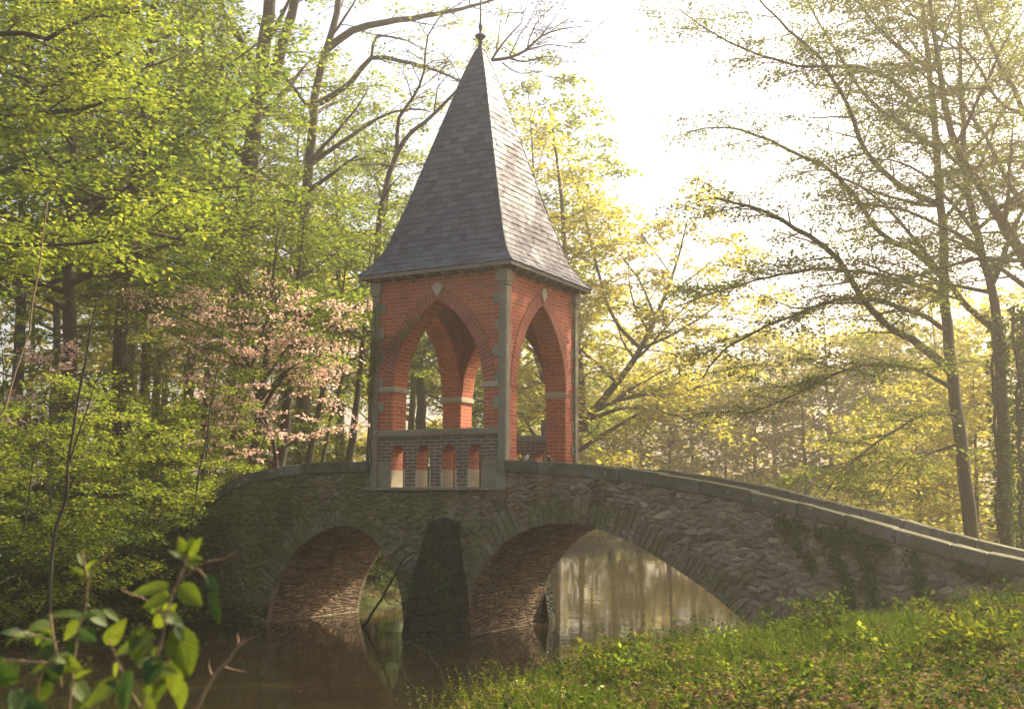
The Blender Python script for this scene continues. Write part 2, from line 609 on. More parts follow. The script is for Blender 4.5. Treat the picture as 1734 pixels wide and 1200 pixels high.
def ground_z(x, y):
    x = np.asarray(x, float)
    y = np.asarray(y, float)
    d = shore_dist(x, y)
    steep = np.interp(y, [-17, -12, -6, 0, 6, 20], [.16, .20, .24, .34, .30, .12])
    steep = np.where(x < -2, .32, steep)
    cap = np.where(x < -2, 1.5, np.interp(y, [-17, -10, -3, 3, 20], [.62, .9, 1.22, 1.75, 1.3]))
    land = .12 + cap * (1 - np.exp(-np.maximum(d, 0) * steep / cap)) + .018 * np.maximum(d - 6, 0)
    land = np.minimum(land, 3.2)
    bed = -.9 * (1 - np.exp(np.minimum(d, 0) / 1.2))
    z = np.where(d > 0, land, bed + .12 * np.exp(np.minimum(d, 0) * 6))
    z = z + .045 * wob(x, y) * np.clip(d + .5, 0, 1)
    z = z + .035 * wob(x * 2.7 + 4, y * 2.7) * np.clip(d, 0, 1) * (np.abs(x - 6) < 8)
    # the road level behind the parapets, at both ends of the bridge
    return z


def gz(x, y):
    return float(ground_z(np.array([x]), np.array([y]))[0])


def axis(lo, hi, step, far, n=10):
    core = np.arange(lo, hi + step, step)
    g = np.geomspace(1, 1 + (far - hi), n)[1:] - 1
    g2 = np.geomspace(1, 1 + (-far - lo) * -1, n)[1:] - 1
    return np.concatenate([(core[0] - g2)[::-1], core, core[-1] + g])


xs = axis(-45, 30, .35, 150)
ys = axis(-24, 62, .35, 150)
X, Y = np.meshgrid(xs, ys)
Z = ground_z(X, Y)
nx, ny = len(xs), len(ys)
idx = np.arange(nx * ny).reshape(ny, nx)
Q = np.stack([idx[:-1, :-1], idx[:-1, 1:], idx[1:, 1:], idx[1:, :-1]], -1).reshape(-1, 4)
g = link_mesh('ground', np_mesh('ground', np.stack([X, Y, Z], -1).reshape(-1, 3), Q, True), M['ground'])
tag(g, kind='structure')
w = MB()
w.face([(-45, -45, 0), (30, -45, 0), (30, 62, 0), (-45, 62, 0)])
tag(w.build('water', M['water']), kind='structure')

# ------------------------------------------------------------------ the bridge
W = 2.77
BR = random.Random(4)
COP = [(-11, 1.3), (-8.5, 1.5), (-7.4, 1.85), (-6.67, 2.17), (-6.24, 2.44), (-5.8, 2.63), (-5.23, 2.77), (-4.26, 2.87), (-2.75, 2.9), (0, 2.88), (.7, 2.84), (1.43, 2.79),
       (2.43, 2.68), (3.28, 2.54), (4.27, 2.33), (5.19, 2.11), (5.99, 1.89), (6.75, 1.68), (7.71, 1.47), (9.5, 1.2), (12, 1.05)]
CX, CZ = [c[0] for c in COP], [c[1] for c in COP]
cop = lambda x: float(np.interp(x, CX, CZ))
ARCH_R = [(-.86, -.9), (-.82, 0), (-.74, .46), (-.61, .85), (-.39, 1.19), (-.06, 1.53), (.32, 1.74), (.70, 1.85), (1.01, 1.88), (1.38, 1.86), (1.75, 1.78), (2.13, 1.63),
          (2.51, 1.45), (2.89, 1.25), (3.26, 1.03), (3.57, .82), (3.88, .58), (4.25, .22), (4.5, -.2), (4.7, -.9)]
ARCH_L = [(-5.0, -.9), (-4.97, 0), (-4.88, .42), (-4.73, .79), (-4.34, 1.33), (-3.81, 1.66), (-3.29, 1.79), (-2.9, 1.73), (-2.52, 1.51), (-2.2, 1.08), (-2.0, .62), (-1.92, 0), (-1.9, -.9)]


def densify(A, step=.09):
    P = []
    for (x0, z0), (x1, z1) in zip(A[:-1], A[1:]):
        n = max(1, int(math.hypot(x1 - x0, z1 - z0) / step))
        P += [(x0 + (x1 - x0) * i / n, z0 + (z1 - z0) * i / n) for i in range(n)]
    return P + [A[-1]]


def smooth(P, it=3):
    for _ in range(it):
        P = [P[0]] + [((a[0] + 2 * b[0] + c[0]) / 4, (a[1] + 2 * b[1] + c[1]) / 4) for a, b, c in zip(P[:-2], P[1:-1], P[2:])] + [P[-1]]
    return P


AR, AL = smooth(densify(ARCH_R), 6), smooth(densify(ARCH_L), 4)
bridge = empty('stone_bridge', (0, W / 2, 0), 'old rubble stone bridge with two arches and sloping parapets over the dark water', 'bridge')


def lo_z(x):
    for A in (AR, AL):
        if A[0][0] < x < A[-1][0]:
            return float(np.interp(x, [a[0] for a in A], [a[1] for a in A]))
    return -.9


COPH = .2
xsb = sorted(set([round(v, 4) for v in np.arange(-11, 12.01, .2)] + [round(a[0], 4) for a in AR + AL] + [-5.0001, -1.8999, -.8601, 4.7001]))
mb = MB()
for yy, flip in ((W, -1), (.34, -1), (W - .34, 1)):
    inner = yy in (.34, W - .34)
    for x0, x1 in zip(xsb[:-1], xsb[1:]):
        a0, a1 = lo_z(x0), lo_z(x1)
        t0, t1 = cop(x0) - COPH, cop(x1) - COPH
        if inner:
            if x0 > -2.75 and x1 < 0: continue
            a0, a1 = cop(x0) - .62, cop(x1) - .62
        elif x0 >= -2.76 and x1 <= 0.01:
            t0 = t1 = 2.39
        p = [(x0, yy, a0), (x1, yy, a1), (x1, yy, t1), (x0, yy, t0)]
        mb.face(p if flip > 0 else p[::-1])
for x0, x1 in zip(xsb[:-1], xsb[1:]):        # tops under the coping
    for ya, yb in ((0, .34), (W - .34, W)):
        if x0 >= -2.76 and x1 <= 0.01: continue
        mb.face([(x0, ya, cop(x0) - COPH), (x1, ya, cop(x1) - COPH), (x1, yb, cop(x1) - COPH), (x0, yb, cop(x0) - COPH)])
body = mb.build('masonry', M['wall'], bridge)


def rubble_face():
    """front face of the bridge: every stone stands out of its joint by its own amount"""
    rg = np.random.default_rng(12)
    xs_ = np.unique(np.round(np.concatenate([np.arange(-9.0, 11.5, .018), [a[0] for a in AR + AL], [-5.0005, -1.8995, -.8605, 4.7005]]), 4))
    lo = np.array([lo_z(x) for x in xs_])
    hi = np.array([2.39 if -2.76 <= x <= .01 else cop(x) - COPH for x in xs_])
    NR = 150
    f = np.linspace(0, 1, NR)
    gx = np.repeat(xs_[:, None], NR, 1)
    gz_ = lo[:, None] + (hi - lo)[:, None] * f[None]
    px_, pz_ = gx.ravel(), gz_.ravel()
    # seeds: rough courses of stones of uneven height
    sx, sz, sh = [], [], []
    z = -1.1
    while z < 3.1:
        h = rg.uniform(.055, .125)
        x = -9.3 + rg.uniform(0, .3)
        while x < 11.8:
            wdt = rg.uniform(.10, .31)
            sx.append(x + wdt / 2)
            sz.append(z + h / 2 + rg.normal(0, .02))
            sh.append(h)
            x += wdt
        z += h
    sx, sz = np.array(sx), np.array(sz)
    val = rg.uniform(0, 1, len(sx))
    out_ = rg.uniform(.3, 1.0, len(sx))
    tlx, tlz = rg.normal(0, .10, len(sx)), rg.normal(0, .2, len(sx))
    # warp
    wx = px_ + .035 * np.sin(pz_ * 9 + 2 * np.sin(px_ * 2.1)) + .03 * np.sin(px_ * 11 + pz_ * 5)
    wz = pz_ + .022 * np.sin(px_ * 6 + 1.5 * np.sin(pz_ * 4)) + .02 * np.sin(px_ * 15 + pz_ * 9)
    d1 = np.empty(len(px_)); d2 = np.empty(len(px_)); i1 = np.empty(len(px_), int)
    for a in range(0, len(px_), 3000):
        q = slice(a, a + 3000)
        near = np.where((sx > wx[q].min() - .8) & (sx < wx[q].max() + .8))[0]
        dd = np.hypot((wx[q, None] - sx[near]) * .42, wz[q, None] - sz[near])
        o2 = np.argpartition(dd, 1, axis=1)[:, :2]
        da = np.take_along_axis(dd, o2, 1)
        sw = da[:, 0] > da[:, 1]
        d1[q] = da.min(1); d2[q] = da.max(1)
        i1[q] = near[np.where(sw, o2[:, 1], o2[:, 0])]
    e = np.clip((d2 - d1 - .003) / .020, 0, 1)
    dome = e * e * (3 - 2 * e)
    rough = .005 * (np.sin(px_ * 37 + pz_ * 21) + np.sin(pz_ * 53 - px_ * 29)) * e + rg.normal(0, .0025, len(px_)) * e
    out = .052 * out_[i1] * dome + dome * (tlx[i1] * (wx - sx[i1]) + tlz[i1] * (wz - sz[i1])) * .6 + rough + .012 * np.sin(px_ * 1.7) + .012 * np.sin(pz_ * 2.3 + px_)
    V = np.stack([px_, .022 - out, pz_], -1)
    n = len(xs_)
    idx = np.arange(n * NR).reshape(n, NR)
    Q = np.stack([idx[:-1, :-1], idx[1:, :-1], idx[1:, 1:], idx[:-1, 1:]], -1).reshape(-1, 4)
    me = np_mesh('stone_face', V, Q, True)
    for nm, arr in (('stone', val[i1]), ('joint', 1 - dome)):
        at_ = me.attributes.new(nm, 'FLOAT', 'POINT')
        at_.data.foreach_set('value', arr.astype(np.float32))
    link_mesh('stone_face', me, M['stone_face'], bridge)


def mat_stone_face():
    t = NT('stone_face')
    v = t.coord('Object')
    a = t.n('Attribute', attribute_name='stone')
    j = t.n('Attribute', attribute_name='joint')
    n1 = t.noise(v, 4, 7, .65)
    n2 = t.noise(v, 28, 6, .65)
    n3 = t.noise(v, .6, 6, .65)
    n4 = t.noise(v, 7, 5, .6)
    col = t.ramp(a.outputs['Fac'], [(0, (.11, .09, .058)), (.25, (.31, .25, .155)), (.45, (.185, .145, .09)), (.6, (.38, .31, .20)), (.8, (.12, .10, .072)), (.93, (.28, .22, .125)), (1, (.28, .14, .065))])
    col = t.mix(.55, col, t.ramp(n1.outputs[0], [(.3, .55), (.7, 1.35)]), 'MULTIPLY')
    col = t.mix(.6, col, t.ramp(n2.outputs[0], [(.3, .5), (.7, 1.3)]), 'MULTIPLY')
    col = t.mix(t.ramp(j.outputs['Fac'], [(.5, 0.0), (.95, .85)]), col, (.24, .20, .145))
    sx = t.n('SeparateXYZ')
    t.l(v, sx.inputs[0])
    mr = t.n('MapRange')
    t.l(sx.outputs[0], mr.inputs[0])
    for i_, x_ in zip((1, 2, 3, 4), (-6, 4, .15, -.07)): mr.inputs[i_].default_value = x_
    mm = t.math('ADD', t.math('ADD', t.math('MULTIPLY', n3.outputs[0], .62), t.math('MULTIPLY', n4.outputs[0], .42)), mr.outputs[0])
    moss = t.mix(n2.outputs[0], (.055, .06, .014), (.17, .16, .04))
    col = t.mix(t.ramp(mm, [(.47, 0.0), (.63, .85)]), col, moss)
    st = t.noise(t.mapping(v, (2.0, 2.0, .3)), 1.0, 5, .6)
    col = t.mix(t.ramp(st.outputs[0], [(.52, 0.0), (.74, .6)]), col, (.045, .042, .03))
    # tide mark just above the pond
    td = t.math('ADD', sx.outputs[2], t.math('MULTIPLY', n4.outputs[0], -.3))
    col = t.mix(t.ramp(td, [(.0, .75), (.22, 0.0)]), col, (.03, .028, .018))
    return t.done(col, .92, t.bump(t.math('ADD', n2.outputs[0], n1.outputs[0]), .018, 1.0), .2)


M['stone_face'] = mat_stone_face()
rubble_face()
mb = MB()
for x0, x1 in zip(xsb[:-1], xsb[1:]):
    z0, z1 = min(cop(x0) - .58, 2.3), min(cop(x1) - .58, 2.3)
    ya, yb = (.001, W - .001) if (x0 >= -2.76 and x1 <= .01) else (.335, W - .335)
    mb.face([(x0, ya, z0), (x1, ya, z1), (x1, yb, z1), (x0, yb, z0)])
mb.build('deck', M['path'], bridge)


def vault(A, name):
    m = MB()
    s = 0
    NY = 14
    for (x0, z0), (x1, z1) in zip(A[:-1], A[1:]):
        ds = math.hypot(x1 - x0, z1 - z0)
        for k in range(NY):
            y0, y1 = W * k / NY, W * (k + 1) / NY
            m.face([(x0, y0, z0), (x0, y1, z0), (x1, y1, z1), (x1, y0, z1)], [(s, y0), (s, y1), (s + ds, y1), (s + ds, y0)])
        s += ds
    return m.build('arch_vault', M['vault'], bridge)


vault(AR, 'r')
vault(AL, 'l')


def arch_ring(A, y0, out, zmin=-.2):
    """rough voussoirs set on edge round an arch, each its own slab"""
    P = densify(A, .02)
    m = MB()
    i = 0
    n = len(P)
    acc = 0
    while i < n - 8:
        st = BR.randint(2, 5)
        j = min(i + st, n - 1)
        a, b = P[i], P[j]
        dx, dz = b[0] - a[0], b[1] - a[1]
        L = math.hypot(dx, dz)
        nx_, nz_ = -dz / L, dx / L
        h = BR.uniform(.26, .50)
        pr = BR.uniform(.0, .035)
        gp = .006
        e0 = (a[0] + dx / L * gp, a[1] + dz / L * gp)
        e1 = (b[0] - dx / L * gp, b[1] - dz / L * gp)
        f = 1.0 + BR.uniform(.0, .10)
        lean = BR.uniform(-.03, .03)
        o0 = (e0[0] + nx_ * h - dx * (f - 1) + lean * dx / L, e0[1] + nz_ * h + lean * dz / L)
        o1 = (e1[0] + nx_ * h + dx * (f - 1) + lean * dx / L, e1[1] + nz_ * h + lean * dz / L)
        if min(a[1], b[1]) > zmin:
            ya, yb = (y0 - pr, y0 + .1) if out < 0 else (y0 - .1, y0 + pr)
            base = .006
            q = [(e0[0] - nx_ * base, e0[1] - nz_ * base), (e1[0] - nx_ * base, e1[1] - nz_ * base), o1, o0]
            m.hexa([(q[0][0], ya, q[0][1]), (q[1][0], ya, q[1][1]), (q[0][0], yb, q[0][1]), (q[1][0], yb, q[1][1]),
                    (q[3][0], ya, q[3][1]), (q[2][0], ya, q[2][1]), (q[3][0], yb, q[3][1]), (q[2][0], yb, q[2][1])])
        i = j
    return m.build('arch_ring', M['voussoir'], bridge, bevel=.008)


for A in (AR, AL):
    arch_ring(A, 0.0, -1)
    arch_ring(A, W, 1)


def coping(y0, y1):
    for xa, xe in ((-10.5, -2.76), (.004, 11.5)):
        m = MB()
        x = xa
        while x < xe - .01:
            x1 = min(x + BR.uniform(.42, .85), xe)
            if xe - x1 < .25: x1 = xe
            e = BR.uniform(-.008, .008)
            za, zb = cop(x) + e, cop(x1) + e + BR.uniform(-.008, .008)
            g_ = .005
            p = [(x + g_, y0 + e, za - COPH), (x1 - g_, y0 + e, zb - COPH), (x + g_, y1 + e, za - COPH), (x1 - g_, y1 + e, zb - COPH),
                 (x + g_, y0 + e, za), (x1 - g_, y0 + e, zb), (x + g_, y1 + e, za), (x1 - g_, y1 + e, zb)]
            m.hexa([tuple(c + BR.uniform(-.006, .006) for c in q) for q in p])
            x = x1
        m.build('coping', M['coping'], bridge, bevel=.018)


coping(-.05, .40)
coping(W - .40, W + .05)

# pale strip added at each vault's waterline, its colour standing for sunlit spots
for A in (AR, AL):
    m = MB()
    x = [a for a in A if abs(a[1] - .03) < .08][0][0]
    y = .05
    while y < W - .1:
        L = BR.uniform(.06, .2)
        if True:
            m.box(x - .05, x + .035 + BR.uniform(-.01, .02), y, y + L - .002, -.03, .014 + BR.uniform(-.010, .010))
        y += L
    m.build('waterline_sun_strip', M['waterline'], bridge)

# cutwater on the pier between the arches
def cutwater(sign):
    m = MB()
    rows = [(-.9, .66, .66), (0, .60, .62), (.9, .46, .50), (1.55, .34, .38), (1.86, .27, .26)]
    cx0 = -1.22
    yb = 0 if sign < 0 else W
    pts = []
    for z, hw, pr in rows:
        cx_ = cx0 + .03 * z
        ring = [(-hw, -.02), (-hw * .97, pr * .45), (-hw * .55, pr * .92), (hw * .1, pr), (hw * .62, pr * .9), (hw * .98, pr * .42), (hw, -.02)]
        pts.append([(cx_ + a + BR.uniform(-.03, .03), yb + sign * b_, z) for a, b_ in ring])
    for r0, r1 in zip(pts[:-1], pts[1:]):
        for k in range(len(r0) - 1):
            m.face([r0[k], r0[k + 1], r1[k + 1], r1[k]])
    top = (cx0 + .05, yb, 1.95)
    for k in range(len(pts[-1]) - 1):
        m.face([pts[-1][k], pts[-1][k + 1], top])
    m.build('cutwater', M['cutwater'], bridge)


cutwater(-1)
cutwater(1)

# ------------------------------------------------------------------ the pavilion
D = 2.772
pav = empty('brick_pavilion', (-1.375, D / 2, 2.3), 'red brick garden pavilion with pointed arches and tall slate spire on the bridge', 'pavilion')
ZB, ZT, ZR = 2.32, 6.07, 3.42
SPR, APX, HALF = 4.10, 5.66, .92


def arch_z(s, c, h, spr, apx):
    H = apx - spr
    R = (H * H + h * h) / (2 * h)
    v = R * R - (abs(s - c) + R - h) ** 2
    return spr + math.sqrt(max(v, 0))


def wall(m, mrev, s0, s1, z0, z1, ops, P, t):
    """wall plane with pointed openings. P(s, d, z) maps along-wall, depth, height to a point; t = thickness"""
    cols = [s0, s1]
    for c, h, zb, spr, apx in ops:
        cols += [c + h * (2 * i / 28 - 1) for i in range(29)]
    cols = sorted(cols)

    def cut(a, b):
        mid = (a + b) / 2
        for o in ops:
            if abs(mid - o[0]) < o[1]: return o
    for a, b in zip(cols[:-1], cols[1:]):
        if b - a < 1e-6: continue
        o = cut(a, b)
        if o:
            c, h, zb, spr, apx = o
            za, zb_ = arch_z(a, c, h, spr, apx), arch_z(b, c, h, spr, apx)
            for d in (0, t):
                m.face([P(a, d, za), P(b, d, zb_), P(b, d, z1), P(a, d, z1)])
                if zb > z0 + 1e-4: m.face([P(a, d, z0), P(b, d, z0), P(b, d, zb), P(a, d, zb)])
            mrev.face([P(a, 0, za), P(a, t, za), P(b, t, zb_), P(b, 0, zb_)])
            if zb > z0 + 1e-4: mrev.face([P(a, 0, zb), P(a, t, zb), P(b, t, zb), P(b, 0, zb)])
        else:
            for d in (0, t):
                m.face([P(a, d, z0), P(b, d, z0), P(b, d, z1), P(a, d, z1)])
            m.face([P(a, 0, z0), P(a, t, z0), P(b, t, z0), P(b, 0, z0)])
        m.face([P(a, 0, z1), P(a, t, z1), P(b, t, z1), P(b, 0, z1)])
    for c, h, zb, spr, apx in ops:
        for e in (c - h, c + h):
            mrev.face([P(e, 0, zb), P(e, t, zb), P(e, t, spr), P(e, 0, spr)])
    for e in (s0, s1):
        m.face([P(e, 0, z0), P(e, t, z0), P(e, t, z1), P(e, 0, z1)])


TH = .40
w_ = 2.75
sides = [  # name, mapping, s-range
    ('front', lambda s, d, z: (s, .05 + d, z), -w_ + .05, -.05, -w_ / 2),
    ('back', lambda s, d, z: (s, D - .05 - d, z), -w_ + .05, -.05, -w_ / 2),
    ('east', lambda s, d, z: (-.05 - d, s, z), .45, D - .45, D / 2),
    ('west', lambda s, d, z: (-w_ + .05 + d, s, z), .45, D - .45, D / 2)]
for nm, P, s0, s1, c in sides:
    m = MB()
    gate = nm in ('east', 'west')
    wall(m, m, s0, s1, ZB if gate else ZR, ZT, [(c, HALF, ZB if gate else ZR, SPR, APX)], P, TH)
    if not gate:      # brick ends below the rail
        for a, b in ((-w_ + .05, -w_ + .164), (-.164, -.05)):
            q = [P(a, 0, 0), P(b, TH, 0)]
            y0, y1 = sorted((q[0][1], q[1][1]))
            m.box(a, b, y0, y1, ZB, ZR)
    wl = m.build('brick_wall', M['brick'], pav)
    # ring of header bricks round the arch
    rings = (MB(), MB())
    H = APX - SPR
    R = (H * H + HALF * HALF) / (2 * HALF)
    t = .225
    for sgn in (-1, 1):
        cc = c - sgn * (R - HALF)
        a1, a2 = math.acos((R - HALF) / R), math.acos((R - HALF) / (R + t))
        N = 30
        for i in range(N):
            f0, f1 = i / N, (i + 1) / N
            q = []
            for f in (f0, f1):
                q.append(((cc + sgn * R * math.cos(a1 * f), SPR + R * math.sin(a1 * f)), (cc + sgn * (R + t) * math.cos(a2 * f), SPR + (R + t) * math.sin(a2 * f))))
            u0, u1 = f0 * a1 * (R + t / 2), f1 * a1 * (R + t / 2)
            for r, dd in zip(rings, (-.014, TH + .014)):
                r.face([P(*x) for x in ((q[0][0][0], dd, q[0][0][1]), (q[1][0][0], dd, q[1][0][1]), (q[1][1][0], dd, q[1][1][1]), (q[0][1][0], dd, q[0][1][1]))],
                       [(u0, .01), (u1, .01), (u1, .235), (u0, .235)])
                e = .002 if dd < 0 else TH - .002
                r.face([P(*x) for x in ((q[0][1][0], dd, q[0][1][1]), (q[1][1][0], dd, q[1][1][1]), (q[1][1][0], e, q[1][1][1]), (q[0][1][0], e, q[0][1][1]))],
                       [(u0, .2), (u1, .2), (u1, .21), (u0, .21)])
                r.face([P(*x) for x in ((q[0][0][0], dd, q[0][0][1]), (q[1][0][0], dd, q[1][0][1]), (q[1][0][0], e, q[1][0][1]), (q[0][0][0], e, q[0][0][1]))],
                       [(u0, .2), (u1, .2), (u1, .21), (u0, .21)])
    for r in rings:
        r.build('arch_ring', M['ring'], wl)
    k = MB()      # kite-shaped keystone
    kite = [(-.0, 5.69), (.105, 5.86), (.06, 5.93), (0, 5.955), (-.06, 5.93), (-.105, 5.86)]
    for dd in (-.05,):
        k.face([P(c + a, dd, z) for a, z in kite])
        for (a, z), (a2_, z2) in zip(kite, kite[1:] + kite[:1]):
            k.face([P(c + a, dd, z), P(c + a2_, dd, z2), P(c + a2_ * 1.04, .02, z2), P(c + a * 1.04, .02, z)])
    k.build('keystone', M['dressed'], wl)
    # impost blocks
    lo, hi = (s0 + .105, s1 - .105) if not gate else (s0 + .035, s1 - .035)
    for a, b in ((lo, c - HALF + .035), (c + HALF - .035, hi)):
        mi = MB()
        p0, p1 = P(a, -.032, 0), P(b, TH + .032, 0)
        x0, x1 = sorted((p0[0], p1[0]))
        y0, y1 = sorted((p0[1], p1[1]))
        mi.box(x0, x1, y0, y1, 4.095, 4.16)
        mi.box(x0 + .012, x1 - .012, y0 + .012, y1 - .012, 4.16, 4.19)
        mi.build('impost', M['dressed'], wl, bevel=.008)

# corner posts
for px_, py_, sx, sy in ((0, 0, -1, 1), (-w_, 0, 1, 1), (0, D, -1, -1), (-w_, D, 1, -1)):
    m = MB()
    e = .15
    ch = .02
    P2 = [(0 + ch, 0), (e, 0), (e, e), (0, e), (0, ch)]
    poly = [(px_ + sx * a, py_ + sy * b) for a, b in P2]
    if sx * sy < 0: poly = poly[::-1]
    m.prism(poly, 2.40, 5.80)
    # base and capital
    def blk(o, d, z0, z1):
        x0, x1 = sorted((px_ - sx * o, px_ + sx * d))
        y0, y1 = sorted((py_ - sy * o, py_ + sy * d))
        m.box(x0, x1, y0, y1, z0, z1, .003, BR)
    blk(.022, .168, 2.36, 2.62)
    blk(.012, .163, 2.62, 2.68)
    blk(.018, .17, 5.80, 5.86)
    blk(.03, .20, 5.86, 6.065)
    for i in range(8):               # quoins bonding into both faces
        z = 2.85 + i * .44
        L = .32 if i % 2 == 0 else .29
        if z > 5.75: break
        x0, x1 = sorted((px_ + sx * .14, px_ + sx * (L - .05)))
        y0, y1 = sorted((py_ + sy * .034, py_ + sy * .145))
        if not (z < 3.5): m.box(x0, x1, y0, y1, z, z + .19, .004, BR)
        x0, x1 = sorted((px_ + sx * .034, px_ + sx * .145))
        y0, y1 = sorted((py_ + sy * .14, py_ + sy * (L - .08)))
        m.box(x0, x1, y0, y1, z + .2, z + .38, .004, BR)
    m.build('corner_post', M['post'], pav, bevel=.01)

# balustrades front and back
for nm, P in (('front', sides[0][1]), ('back', sides[1][1])):
    bal = MB()
    rv = MB()
    ops = [(x, .135, 2.445, 3.0, 3.16) for x in (-2.165, -1.645, -1.125, -.605)]
    wall(bal, rv, -w_ + .17, -.17, 2.445, 3.31, ops, P, .34)
    b = bal.build('balustrade', M['brick_dark'], pav)
    rv.build('opening_reveal', M['brick_reveal'], b)
    for c_, h_, *_r in ops:
        for e_, sg_ in ((c_ - h_, 1), (c_ + h_, -1)):
            q = [P(0, -.004, 0), P(0, .344, 0)]
            y0, y1 = sorted((q[0][1], q[1][1]))
            x0, x1 = sorted((e_ - sg_ * .02, e_ + sg_ * .006))
            ft = MB()
            ft.box(x0, x1, y0, y1, 2.442, 2.74)
            ft.build('jamb_foot', M['dressed'], b)
    r = MB()
    for a, c_ in ((-w_ + .16, -.16),):
        q = [P(a, -.045, 0), P(c_, .385, 0)]
        y0, y1 = sorted((q[0][1], q[1][1]))
        r.box(a, c_, y0, y1, 3.31, 3.40)
        r.box(a, c_, y0 + .015, y1 - .015, 3.40, 3.425)
    r.build('rail', M['post'], b, bevel=.008)
    s = MB()
    q = [P(0, -.12, 0), P(0, .37, 0)]
    y0, y1 = sorted((q[0][1], q[1][1]))
    s.box(-w_ - .03, .03, y0, y1, 2.385, 2.44)
    s.build('sill', M['post'], b, bevel=.01)
    # stone jamb blocks at both ends
    for a, c_ in ((-w_ + .18, -2.31), (-.46, -.18)):
        j = MB()
        q = [P(a, -.012, 0), P(a, .1, 0)]
        y0, y1 = sorted((q[0][1], q[1][1]))
        j.box(a, c_ , y0, y1, 2.445, 2.89)
        j.build('jamb_block', M['post'], b, bevel=.006)

# ---- roof
roofc = (-1.375, D / 2)
PROF = [(1.565, 6.175), (1.46, 6.275), (1.35, 6.42), (1.25, 6.60), (1.17, 6.80), (1.08, 7.10), (.96, 7.48), (.84, 7.90), (.69, 8.44), (.54, 8.98), (.40, 9.48), (.27, 9.96), (.14, 10.38), (.045, 10.66)]


def prof_at(s):
    acc = 0
    for (r0, z0), (r1, z1) in zip(PROF[:-1], PROF[1:]):
        L = math.hypot(r1 - r0, z1 - z0)
        if acc + L >= s:
            f = (s - acc) / L
            return r0 + (r1 - r0) * f, z0 + (z1 - z0) * f
        acc += L
    return PROF[-1]


LEN = sum(math.hypot(a[0] - b[0], a[1] - b[1]) for a, b in zip(PROF[:-1], PROF[1:]))
FACES = [((1, 0), (0, 1)), ((0, 1), (-1, 0)), ((-1, 0), (0, -1)), ((0, -1), (1, 0))]   # outward, along


def rp(fc, r, s, z, off=0):
    o, l = fc
    return (roofc[0] + o[0] * (r + off) + l[0] * s, roofc[1] + o[1] * (r + off) + l[1] * s, z)


RR = random.Random(8)
m = MB()
EXPO = .122
nrow = int(LEN / EXPO)
for fc in FACES:
    for k in range(nrow):
        s0 = k * LEN / nrow
        s1 = min(LEN, s0 + LEN / nrow * 1.25)
        rb, zb = prof_at(s0)
        rt, zt = prof_at(s1)
        SW = .175
        x = -rb - RR.uniform(0, SW) if k % 2 else -rb - SW / 2 - RR.uniform(0, .04)
        while x < rb:
            wd_ = SW * RR.uniform(.85, 1.15)
            a, b_ = max(x, -rb), min(x + wd_ - .004, rb)
            x += wd_
            if b_ - a < .012: continue
            at_, bt_ = max(min(a, rt), -rt), max(min(b_, rt), -rt)
            off = .016 + RR.uniform(-.003, .005)
            dz = RR.uniform(-.006, .006)
            tl = RR.uniform(-.004, .004)
            if RR.random() < .02:
                dz -= RR.uniform(.01, .03)
                tl += RR.uniform(-.008, .008)
            p = [rp(fc, rb, a, zb + dz, off + tl), rp(fc, rb, b_, zb + dz, off - tl), rp(fc, rt, bt_, zt, .003), rp(fc, rt, at_, zt, .003)]
            if abs(bt_ - at_) < 1e-4: p = p[:3]
            m.face(p)
            m.face([rp(fc, rb, a, zb + dz, .0), rp(fc, rb, b_, zb + dz, .0), p[1], p[0]])
roof = m.build('spire_roof', M['slate'], pav)
m = MB()
for fc in FACES:
    for (r0, z0), (r1, z1) in zip(PROF[:-1], PROF[1:]):
        m.face([rp(fc, r0 - .004, -r0 + .004, z0), rp(fc, r0 - .004, r0 - .004, z0), rp(fc, r1 - .004, r1 - .004, z1), rp(fc, r1 - .004, -r1 + .004, z1)])
m.build('roof_boarding', M['lead'], roof)
for sx, sy in ((1, 1), (1, -1), (-1, 1), (-1, -1)):
    m = MB()
    m.tube([(roofc[0] + sx * (r + .008), roofc[1] + sy * (r + .008), z + .006) for r, z in PROF], .014, 6)
    m.build('hip', M['slate'], roof)
# eaves: fascia boards, soffit and rafter tails
m = MB()
r_o, r_i = 1.545, 1.32
for fc in FACES:
    for (ra, rb, za, zb) in ((1.55, 1.515, 6.105, 6.168),):
        p = []
        for z in (za, zb):
            for r_ in (ra, rb):
                for sgn in (-1, 1):
                    p.append(rp(fc, r_, sgn * r_, z))
        # order for hexa: x(s) fastest, then r, then z
        m.hexa([p[0], p[1], p[2], p[3], p[4], p[5], p[6], p[7]])
m.build('fascia', M['fascia'], roof)
m = MB()
for fc in FACES:
    m.face([rp(fc, 1.515, -1.515, 6.128), rp(fc, 1.515, 1.515, 6.128), rp(fc, 1.2, 1.2, 6.09 + .03), rp(fc, 1.2, -1.2, 6.09 + .03)])
m.build('soffit', M['eave'], roof)
for fc in FACES:
    for k in range(8):
        s = -1.22 + k * 2.44 / 7
        m = MB()
        q = []
        for z in (0, 1):
            for r_ in (1.325, 1.50):
                for ds in (-.035, .035):
                    q.append(rp(fc, r_, s + ds, (6.02 if r_ < 1.4 else 6.07) if z == 0 else 6.118))
        m.hexa(q)
        m.build('rafter_tail', M['eave'], roof)
m = MB()
m.box(-w_ + .42, -.42, .42, D - .42, 6.0, 6.06)
m.build('ceiling', M['eave'], pav)
m = MB()
